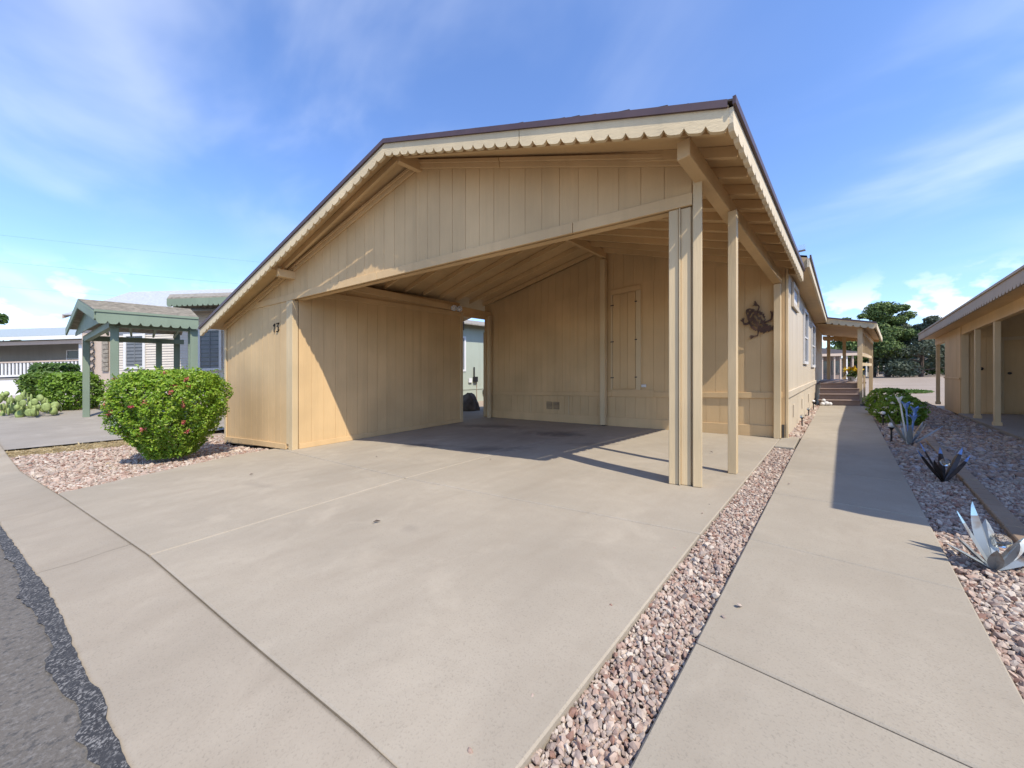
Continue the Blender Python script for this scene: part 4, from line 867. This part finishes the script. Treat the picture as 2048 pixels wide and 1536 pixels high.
MB().ball((2.71, 13.39, -.22), .03, 8, 6).build('door_knob', M_dark, dr, smooth=True)
board(rn, (2.56, 13.2), (2.64, 13.2), -.24, -.20, -1.13, -1.13, .60, .60, (0, -1), M_trim, 'door_frame'); board(rn, (2.56, 13.2), (3.5, 13.2), -.24, -.19, .522, .522, .60, .60, (0, -1), M_trim, 'door_frame')
dr = board(rn, (2.13, 13.2), (2.46, 13.2), .0135, .03, -1.10, -1.10, .62, .62, (0, -1), M_tan, 'storage_door', .002)
for k in range(3): MB().slab((2.14 + k * .107, 13.2), (2.24 + k * .107, 13.2), .03, .038, -1.09, -1.09, .61, .61, (0, -1)).build('door_board', M_tan, dr)
MB().ball((2.28, 13.145, -.10), .035, 8, 6).build('door_knob', M_black, dr, smooth=True)
MB().box(2.02, 6.5, 14.93, 14.96, -1.2, .7).build('rear_wall', M_tan, rn); MB().box(6.45, 6.5, 2.6, 15, -1.3, 2.5).build('far_wall', M_tan, rn)
# ------------------------------------------------------------------ LEFT: green-trimmed canopy
def sc(*a, **k): return fascia(*a, **k)
cn = thing('entry_canopy', 'sage green gabled canopy on posts over the neighbouring driveway', 'canopy', (-13.5, 0, -.8))
cR0, cR1 = (-13.55, -1.0, 2.28), (-13.55, 1.0, 2.28); cE0, cE1 = (-11.5, -.62, 1.74), (-11.5, 1.0, 1.74); cL0, cL1 = (-15.6, -1.36, 1.80), (-15.6, .95, 1.80)
mb = MB(); surf(mb, cR0, cR1, cE0, cE1, 0, .05, 1); surf(mb, cR0, cR1, cL0, cL1, 0, .05, 1); rf_ = mb.build('roof', M_troof, cn)
courses(cR0, cR1, cE0, cE1, 12, rf_)
for ch in rf_.children: ch.data.materials[0] = M_troof
sc(cE0, cE1, (1, 0), .05, .24, .03, .16, M_greent, cn, notch=.06); drip((-11.47, -.65, 1.745), (-11.47, 1.0, 1.745), (1, 0), cn, h=.05, mat=M_greent)
sc(cL0, cR0, pn(cL0, cR0), .05, .18, .03, .13, M_greent, cn, notch=.04); sc(cR0, cE0, pn(cR0, cE0), .05, .18, .03, .13, M_greent, cn, notch=.04)
drip(cL0, cR0, pn(cL0, cR0), cn, h=.05, mat=M_greent); drip(cR0, cE0, pn(cR0, cE0), cn, h=.05, mat=M_greent)
MB().slab((-15.35, -1.18), (-13.55, -.85), 0, .02, 1.55, 1.55, 1.62, 2.14, pn(cL0, cR0)).build('gable_panel', M_greent, cn); MB().slab((-13.55, -.85), (-11.7, -.50), 0, .02, 1.55, 1.55, 2.14, 1.62, pn(cL0, cR0)).build('gable_panel', M_greent, cn)
MB().beam((-15.4, -1.02, 1.55), (-11.7, -.40, 1.55), .1, .15).build('front_beam', M_greent, cn); MB().beam((-11.8, -.45, 1.56), (-11.8, .98, 1.56), .1, .14).build('side_beam', M_greent, cn); MB().beam((-15.25, -1.0, 1.56), (-15.25, .98, 1.56), .1, .14).build('side_beam', M_greent, cn)
for k in range(4): MB().beam((-15.2, -.6 + k * .45, 1.66), (-11.85, -.6 + k * .45, 1.66), .04, .08).build('rafter', M_greent, cn)
for (px, py) in ((-15.3, -1.0), (-11.8, -.37), (-11.8, .90), (-15.2, .42)): MB().box(px - .065, px + .065, py - .065, py + .065, g(px, py) - .03, 1.45).build('post', M_greent, cn, bevel=.005)
MB().box(-11.73, -11.60, .86, 1.0, -1.0, 1.45).build('post', M_greent, cn)
# cream house behind the canopy
O0 = Vector((-20.05, -1.05)); CB = Vector((.6859, -.7277))
def LC(a, b): v = O0 + CR * a + CB * b; return (v.x, v.y)
ch = thing('cream_house', 'cream lap-sided house with white-framed windows behind the green canopy', 'house', (-18, .6, -.4))
nb = (CB.x, CB.y)
MB().slab(LC(.68, 0), LC(8, 0), -.1, 0, -.6, -.6, 3.1, 3.1, nb).build('wall_sheet', M_cream, ch)
for k in range(26):
    z0 = .66 + k * .095
    if z0 > 3.0: break
    mb = MB(); a, b = LC(.72, 0), LC(8, 0); mb.hexa([(a[0] + nb[0] * .03, a[1] + nb[1] * .03, z0), (b[0] + nb[0] * .03, b[1] + nb[1] * .03, z0), (b[0], b[1], z0), (a[0], a[1], z0), (a[0] + nb[0] * .008, a[1] + nb[1] * .008, z0 + .095), (b[0] + nb[0] * .008, b[1] + nb[1] * .008, z0 + .095), (b[0], b[1], z0 + .095), (a[0], a[1], z0 + .095)]); mb.build('lap_board', M_cream, ch)
MB().slab(LC(.6, 0), LC(.74, 0), 0, .04, -.6, -.6, 3.1, 3.1, nb).build('corner_trim', M_cream, ch); MB().slab(LC(.74, 0), LC(8, 0), .0, .035, .62, .62, .68, .68, nb).build('belt_trim', M_cream, ch)
MB().slab(LC(-.45, .1), LC(.68, .1), -.1, 0, -.6, -.6, 2.7, 3.2, nb).build('side_wall', M_beige, ch); MB().slab(LC(-.45, .1), LC(.68, .1), 0, .02, .05, .05, .10, .10, nb).build('belt_trim', M_beige, ch)
for (a0, a1, z0, z1) in ((1.11, 1.72, .88, 2.0), (3.84, 4.53, .74, 2.12)):
    w = window(ch, LC(a0, 0), LC(a1, 0), z0, z1, nb, .032, M_white, M_blind, 0, .09)
    for k in range(9): zz_ = z0 + (z1 - z0) * (k + .5) / 9; MB().slab(LC(a0 + .01, 0), LC(a1 - .01, 0), .039, .044, zz_, zz_, zz_ + .035, zz_ + .035, nb).build('blind_slat', M_glassw, w)
    MB().slab(LC((a0 + a1) / 2 - .012, 0), LC((a0 + a1) / 2 + .012, 0), .04, .05, z0, z0, z1, z1, nb).build('muntin', M_blind, w)
mb = MB(); A = LC(-.55, -1.6); B_ = LC(8, -1.6); C_ = LC(-.65, .5); D_ = LC(8, .5)
mb.hexa([(*C_, 2.75), (*D_, 2.75), (*B_, 4.05), (*A, 4.05), (*C_, 2.80), (*D_, 2.80), (*B_, 4.10), (*A, 4.10)]); E_ = LC(-.55, -4.2); F_ = LC(8, -4.2); mb.hexa([(*A, 4.04), (*B_, 4.04), (*F_, 2.7), (*E_, 2.7), (*A, 4.09), (*B_, 4.09), (*F_, 2.75), (*E_, 2.75)])
cro = mb.build('roof', M_wroof, ch); a = LC(3.6, -.7); MB().box(a[0] - .25, a[0] + .25, a[1] - .1, a[1] + .1, 3.5, 3.62).build('roof_vent', M_dark, cro)
for (p, q, zp_, zq) in ((C_, A, 2.74, 4.04), (A, E_, 4.04, 2.7)): MB().beam((*p, zp_ + .05), (*q, zq + .05), .05, .16).build('rake_board', M_beige, ch)
MB().slab(LC(-.45, -.3), LC(-.40, -3.6), 0, .02, -.6, -.6, 3.2, 3.2, (-CR.x, -CR.y)).build('end_wall', M_beige, ch)
# green gabled roof in front of it
gb = thing('green_porch_roof', 'second green-trimmed gabled roof rising behind the canopy', 'roof', (-15.5, 2, 2.3))
r0, r1 = LC(3.55, .9), LC(9, .9); e0, e1 = LC(4.45, 1.9), LC(9, 1.9); l0, l1 = LC(3.2, .2), LC(9, .2)
mb = MB(); surf(mb, (*r0, 3.27), (*r1, 3.27), (*e0, 2.90), (*e1, 2.90), 0, .05, 1); surf(mb, (*r0, 3.27), (*r1, 3.27), (*l0, 2.86), (*l1, 2.86), 0, .05, 1); mb.build('roof', M_troof, gb)
fascia((*e0, 2.90), (*e1, 2.90), nb, .05, .24, .03, .16, M_greent, gb, notch=.06); fascia((*r0, 3.27), (*e0, 2.90), (-CR.x, -CR.y), .04, .16, .03, .12, M_greent, gb, notch=.04); fascia((*l0, 2.86), (*r0, 3.27), (-CR.x, -CR.y), .04, .16, .03, .12, M_greent, gb, notch=.04)
for a_ in (4.6, 8.0): q = LC(a_, 1.75); MB().box(q[0] - .07, q[0] + .07, q[1] - .07, q[1] + .07, -.6, 2.8).build('post', M_greent, gb)
# pale green house seen through the gap
gh = thing('pale_green_house', 'pale green house wall seen through the carport side gap', 'house', (-13, 10, -.9))
siding(gh, (-11.5, 5.0), (-11.5, 17), lambda x, y: -1.05, lambda x, y: 2.4, 4.0, (1, 0), M_greenw, 0, name='wall_panel')
board(gh, (-11.5, 5.0), (-11.5, 17), .012, .03, -.40, -.40, -.33, -.33, (1, 0), M_greenw, 'belt_trim'); MB().box(-11.49, -11.4, 5, 17, -1.1, -.95).build('footing', M_dark, gh)
window(gh, (-11.5, 7.4), (-11.5, 9.28), .45, 1.75, (1, 0), .013, M_white, M_blind, 0, .08)
MB().box(-11.48, -11.38, 9.75, 9.95, -.08, .14).build('meter_box', M_black, gh); MB().tube([(-11.45, 9.8, .1), (-11.45, 9.8, .55)], .03, 8).build('conduit', M_black, gh); MB().tube([(-11.46, 9.95, -.08), (-11.46, 9.95, -.85)], .015, 6).build('pipe', M_nf, gh)
MB().box(-11.48, -11.42, 9.5, 9.66, -.1, .08).build('outlet_box', M_white, gh); MB().box(-11.47, -11.40, 10.3, 10.45, -.62, -.45).build('hose_bib', M_black, gh)
mb = MB(); surf(mb, (-14.5, 4.5, 3.2), (-14.5, 17.5, 3.2), (-11.0, 4.5, 2.3), (-11.0, 17.5, 2.3), 0, .05, 1); mb.build('roof', M_troof, gh)
# blue-roofed home far left
O1 = Vector((-36.6, -7.0)); nb1 = nb
def LD(a, b): v = O1 + CR * a + CB * b; return (v.x, v.y)
wh = thing('blue_roofed_home', 'grey home with pale blue shingle roof and white porch railing', 'house', (-33, -4, 0))
siding(wh, LD(-8, -1.6), LD(7.2, -1.6), lambda x, y: .9, lambda x, y: 3.3, .9, nb1, M_greyw, 0)
mb = MB(); q = [LD(-9, .4), LD(7.6, .4), LD(7.6, -5), LD(-9, -5)]; mb.hexa([(*q[0], 3.18), (*q[1], 3.18), (*q[2], 4.6), (*q[3], 4.6), (*q[0], 3.24), (*q[1], 3.24), (*q[2], 4.66), (*q[3], 4.66)]); wro = mb.build('roof', M_broof, wh)
p_ = LD(4.0, -3.6); MB().box(p_[0] - .3, p_[0] + .3, p_[1] - .2, p_[1] + .2, 4.2, 4.42).build('roof_vent', M_dark, wro); p_ = LD(6.4, -3.4); MB().box(p_[0] - .08, p_[0] + .08, p_[1] - .08, p_[1] + .08, 4.2, 4.6).build('vent_pipe', M_dark, wro)
MB().slab(LD(-9, .4), LD(7.6, .4), 0, .06, 3.02, 3.02, 3.2, 3.2, nb1).build('gutter_rail', M_white, wh); MB().slab(LD(-9, .2), LD(7.6, .2), 0, .06, 2.75, 2.75, 2.95, 2.95, nb1).build('porch_header', M_beige, wh)
MB().slab(LD(-9, 0), LD(7.2, 0), -1.6, .02, .78, .78, .92, .92, nb1).build('porch_floor', M_greyw, wh); MB().slab(LD(-9, 0), LD(7.2, 0), .0, .04, -.2, -.2, .80, .80, nb1).build('skirting', M_white, wh)
for a_ in (-4.2, .85 + 1.0, 6.9): MB().slab(LD(a_, 0), LD(a_ + .2, 0), -.1, .1, .9, .9, 2.8, 2.8, nb1).build('porch_post', M_white, wh)
MB().slab(LD(-9, 0), LD(7.1, 0), -.03, .05, 1.78, 1.78, 1.86, 1.86, nb1).build('handrail', M_beige, wh); MB().slab(LD(-9, 0), LD(7.1, 0), -.02, .04, 1.0, 1.0, 1.1, 1.1, nb1).build('bottom_rail', M_white, wh)
proto = None
for k in range(52):
    a_ = -3.9 + k * .21; q = LD(a_, 0); 
    if proto is None: proto = MB().slab(q, LD(a_ + .09, 0), -.01, .03, 1.02, 1.02, 1.78, 1.78, nb1).build('baluster', M_white, wh); pq = q
    else: c_ = proto.copy(); COL.objects.link(c_); d_ = Vector(q) - Vector(pq); c_.location = proto.location + Vector((d_.x, d_.y, GX * d_.x + GY * d_.y))
w = window(wh, LD(4.15, -1.6), LD(4.95, -1.6), 1.6, 2.55, nb1, .013, M_white, M_glassw, 1, .06)
# shrubs, cactus and small yard things on the left
bush('round_shrub', 'rounded green shrub by the left canopy post', 'bush', (-17.54, -1.42, -.52), .62, .62, 1.13, [(0, .7), (.3, 1), (.7, 1), (.9, .85), (1, .6)], 4200, .10, M_leafE, .10, 'trimmed shrubs in the left yards')
bush('round_shrub', 'green shrub partly hidden behind the rounded one, left yard', 'bush', (-21.45, -2.35, -.20), .6, .6, .95, [(0, .5), (.3, .9), (.7, 1), (.9, .85), (1, .6)], 2600, .15, M_leafB, .12, 'trimmed shrubs in the left yards')
bush('hedge', 'flat-topped green hedge against the white porch railing', 'hedge', (-26.1, -2.6, .0), .85, .7, 1.32, [(0, .9), (.5, 1), (.9, .98), (1, .9)], 2600, .16, M_leafC, .06)
ct = thing('prickly_pear', 'sprawling pale green prickly pear cactus at the left edge', 'cactus', (-16.4, -2.25, -.6))
for k in range(130):
    a_, f_ = random.uniform(-1.2, .75), random.uniform(-.3, .5); b_ = Vector((-16.4, -2.25)) + CR * a_ + CF * f_; zc = -.60 + random.uniform(.06, .74) * (1 - abs(a_ + .2) / 1.4); MB().ball((b_.x, b_.y, zc), random.uniform(.055, .10), 9, 7, (random.choice((.25, .9)), random.choice((.9, .3)), 1.25)).build('pad', M_cact, ct, smooth=True)
t = thing('striped_ball', 'small dark green striped garden ball by the cactus', 'ornament', (-18.9, -2.35, -.42)); MB().ball((-18.9, -2.35, -.32), .10, 12, 8).build('ball', M_leafC, t, smooth=True)
t = thing('clay_pot', 'terracotta pot lying beside the round shrub', 'pot', (-17.7, -1.95, -.5)); MB().ball((-17.7, -1.95, -.42), .11, 10, 8, (1, 1, .8)).build('pot', M_pot, t, smooth=True); MB().ball((-18.0, -2.0, -.36), .09, 10, 8).build('pot_rim', M_white, t, smooth=True)
t = thing('wall_medallion', 'oval dark scrollwork hung on the beige end wall', 'ornament', (-19.9, -.9, 1)); q = LC(-.05, .15)
for k in range(5): MB().tube([(q[0] + CR.x * .11 * math.sin(s_) * math.cos((k - 2) * .45), q[1] + CR.y * .11 * math.sin(s_) * math.cos((k - 2) * .45), 1.25 + (k - 2) * .26 + .13 * math.cos(s_)) for s_ in np.linspace(0, 6.28, 13)], .022, 5).build('ring', M_dark, t)
t = thing('hanging_mat', 'brown woven hanging on the beige end wall', 'ornament', (-19.6, -.6, 1)); q0, q1 = LC(.34, .13), LC(.56, .13)
for k in range(8): MB().slab(q0, q1, 0, .03, .75 + k * .16, .75 + k * .16, .89 + k * .16, .89 + k * .16, nb).build('woven_band', M_troof, t)
# wisps of straw on the dry verges
n = 2600; X = np.concatenate([rng.uniform(-10.95, -10.3, n), rng.uniform(-18.2, -17.0, n // 2)]); Y = rng.uniform(-1.9, 1.0, len(X)); Z = np.array([g(a, b) for a, b in zip(X, Y)]) - .03
V, Fq = leaf_cloud(np.stack([X, Y, Z + .01], 1), np.tile([0, 0, 1.], (len(X), 1)), .09, .12, .1, .35); tag(npmesh('dry_grass', V, Fq, M_straw, kind='stuff'), 'dry straw-coloured grass along the neighbouring driveway', 'grass')
n = 170; a_ = rng.uniform(0, 6.28, n); r_ = rng.uniform(.15, 1.15, n); X = -8.02 + r_ * np.cos(a_); Y = .33 + r_ * np.sin(a_) * .8; k_ = inpoly(np.stack([X, Y], 1), BED_L); X, Y = X[k_], Y[k_]
V, Fq = leaf_cloud(np.stack([X, Y, np.array([g(p, q) for p, q in zip(X, Y)]) - .018], 1), np.tile([0, 0, 3.], (len(X), 1)), .045, .5, .3, .5); tag(npmesh('leaf_litter', V, Fq, M_straw, kind='stuff'), 'dry leaves fallen on the gravel under the flowering bush', 'leaf litter')
# overhead wires
for k, (z0, z1) in enumerate(((14.6, 9.6), (12.4, 7.3), (10.3, 5.4))):
    pts = [(-60 + 22 * s_ * 2, -22 + 34 * s_ * 2, z0 + (z1 - z0) * s_ - 2.0 * s_ * (1 - s_)) for s_ in np.linspace(0, 1, 12)]
    tag(MB().tube(pts, .0042, 4).build('overhead_wire', M_black), ('topmost', 'middle', 'lowest')[k] + ' of the overhead wires crossing the left sky', 'wire', 'overhead wires on the left')
# ------------------------------------------------------------------ FAR SIDE OF THE LOT
def far(a, d): v = Vector((0, 0)) + CR * a + CF * d; return v
def PF(u, d): return far((u - 1024) / 703.476 * d, d)
gz = lambda: -1.2
def ft(u, d, label, name, h, rx, c0, n, size, mat, **k):
    p = PF(u, d); return tree(name, label, (p.x, p.y, -1.2), h, rx, c0, n, size, mat, 'trees beyond the sandy lot', **k)
ft(1775, 44, 'tall dark pine beyond the sandy lot, tallest of the group', 'pine_tree', 9.3, 3.5, .28, 26000, .27, M_pine, clumps=46, trunk=.30, seed=3, taper=.55)
ft(1748, 47, 'slimmer pine just left of the tallest pine', 'pine_tree', 7.2, 2.4, .28, 10000, .27, M_pine, clumps=26, trunk=.22, seed=4)
ft(1842, 42, 'broad grey-green tree right of the pines', 'olive_tree', 6.9, 3.6, .14, 22000, .26, M_olive, clumps=40, trunk=.24, seed=5, taper=.4)
ft(1895, 46, 'grey-green tree half hidden by the neighbouring house', 'olive_tree', 6.0, 3.6, .12, 9000, .36, M_olive, clumps=30, trunk=.24, seed=6, taper=.35)
ft(1700, 40, 'pine seen through the entry porch', 'pine_tree', 7.6, 2.2, .25, 3200, .36, M_pine, clumps=18, trunk=.2, seed=8)
ft(1655, 60, 'low round tree seen past the porch, far left', 'round_tree', 4.6, 2.4, .3, 2200, .4, M_pine, clumps=14, seed=9, trunk=.18)
ft(1735, 62, 'bright leafy tree low between the pine trunks', 'round_tree', 4.4, 3.0, .2, 2600, .4, M_leafB, clumps=14, seed=10, trunk=.18)
p = PF(-12, 44); tree('street_tree', 'green tree at the left edge above the blue roof', (p.x, p.y, 1.0), 10.0, 2.2, .45, 3200, .34, M_leafC, 'trees on the left', clumps=16, seed=12)
for k, (u, d, r_, h_) in enumerate(((1800, 50, 1.6, 1.6), (1860, 50, 2.2, 2.0), (1905, 52, 2.6, 2.2))):
    p = PF(u, d); bush('dark_shrub', ('dark shrub at the foot of the tallest pine', 'dark shrub below the grey-green tree', 'dark shrub at the far right under the trees')[k], 'bush', (p.x, p.y, -1.2), r_, r_, h_, [(0, .9), (.5, 1), (.85, .8), (1, .5)], 1300, .3, M_leafC, .15, 'dark shrubs beyond the lot', stem=False)
def farhouse(u0, u1, d, h, label, wallm, roofm, posts=0, dark=True):
    a0 = (u0 - 1024) / 703.476 * d; a1 = (u1 - 1024) / 703.476 * d; P = lambda a, b: tuple(far(a, d + b)); n_ = (-CF.x, -CF.y)
    c = P((a0 + a1) / 2, 1); t = thing('distant_home', label, 'house', (c[0], c[1], -1.2), 'homes beyond the sandy lot')
    MB().slab(P(a0, 2.2), P(a1, 2.2), -.1, 0, -1.25, -1.25, h, h, n_).build('wall', wallm, t); MB().slab(P(a0 + .02, 2.2), P(a0 + .1, 2.2), -5, -.1, -1.25, -1.25, h, h, n_).build('end_wall', wallm, t)
    q = [P(a0 - .5, -.2), P(a1 + .5, -.2), P(a1 + .5, 5), P(a0 - .5, 5)]; mb = MB(); mb.hexa([(*q[0], h), (*q[1], h), (*q[2], h + .9), (*q[3], h + .9), (*q[0], h + .12), (*q[1], h + .12), (*q[2], h + 1.02), (*q[3], h + 1.02)]); mb.build('roof', roofm, t)
    MB().slab(P(a0 - .5, -.22), P(a1 + .5, -.22), 0, .05, h - .12, h - .12, h + .12, h + .12, n_).build('fascia_board', M_beige, t)
    for k in range(posts):
        a_ = a0 + (a1 - a0) * (k + .5) / posts; MB().slab(P(a_, 0), P(a_ + .12, 0), -.06, .06, -1.2, -1.2, h, h, n_).build('porch_post', M_white if k % 3 == 0 else M_beige, t)
    for k in range(max(1, posts // 2)):
        a_ = a0 + (a1 - a0) * (k + .35) / max(1, posts // 2); MB().slab(P(a_, 2.2), P(a_ + 1.1, 2.2), 0, .03, -.6, -.6, .8, .8, n_).build('window', M_glassw, t)
    MB().slab(P(a0, .05), P(a1, .05), 0, .03, -.5, -.5, -.42, -.42, n_).build('railing', M_dark, t)
farhouse(1612, 1722, 34, 1.35, 'brown home with posted porch seen through the entry porch', M_step, M_shing, 9)
farhouse(1726, 1772, 50, 1.6, 'dark-porched home with pale roof behind the pine trunks', M_greyw, M_wroof, 4)
farhouse(1778, 1900, 62, 1.2, 'low brown home in shade behind the grey-green trees', M_step, M_shing, 6)
def car(u, d, label, mat):
    p = PF(u, d); t = thing('parked_car', label, 'car', (p.x, p.y, -1.2), 'cars parked beyond the lot'); P = lambda a, b, z: (p.x + CR.x * a + CF.x * b, p.y + CR.y * a + CF.y * b, -1.2 + z)
    pro = [(-2.1, .35), (-2.1, .75), (-1.3, .85), (-.8, 1.3), (.7, 1.32), (1.3, .9), (2.1, .8), (2.1, .35)]; mb = MB(); n_ = len(pro)
    mb.add([P(a, b, z) for b in (-.8, .8) for a, z in pro], [tuple(range(n_)), tuple(range(2 * n_ - 1, n_ - 1, -1))] + [(i, i + n_, (i + 1) % n_ + n_, (i + 1) % n_) for i in range(n_)]); mb.build('body', mat, t)
    MB().add([P(-1.05, -.81, .9), P(-.75, -.81, 1.24), P(.65, -.81, 1.25), P(1.1, -.81, .9)], [(0, 1, 2, 3)]).build('side_window', M_glassw, t)
    for a in (-1.3, 1.3): MB().tube([P(a, -.82, .32), P(a, -.6, .32)], .32, 12).build('wheel', M_black, t)
M_carw = flat('white_car_paint', (.7, .7, .7), .25); M_card = flat('dark_car_paint', (.08, .09, .10), .2)
car(1868, 54, 'silver-white car parked under the far trees', M_carw); car(1890, 55, 'dark car parked at the far right beyond the lot', M_card)
# grass patch on the lot
n = 2500; c0 = Vector((2.6, 26)); X = rng.normal(0, .4, n); Y = rng.normal(0, .8, n); k_ = (X / .7) ** 2 + (Y / 1.5) ** 2 < 1
P = np.stack([2.4 + X[k_], 26 + Y[k_], np.full(k_.sum(), -1.22)], 1); V, Fq = leaf_cloud(P, np.tile([0, 0, 1.], (len(P), 1)), .14, .3, .3, .5); tag(npmesh('grass_patch', V, Fq, M_leafB, kind='stuff'), 'small green grass patch on the sandy lot', 'grass')
# fallen leaves on the driveway
for k, (x, y) in enumerate(((-5.3, .95), (-4.9, 2.35), (-1.2, 4.9), (-3.3, 3.1), (-2.5, 1.2))):
    V, Fq = leaf_cloud(np.array([[x, y, g(x, y) + .012]]), np.array([[0, 0, 3.]]), .045, .4, .3, .2); tag(npmesh('fallen_leaf', V, Fq, M_bark), ('fallen leaf on the driveway near the flowering bush', 'fallen leaf on the driveway near the shed corner', 'fallen leaf on the concrete near the slim post', 'fallen leaf inside the carport shade', 'fallen leaf in the middle of the driveway')[k], 'leaf', 'fallen leaves on the driveway')
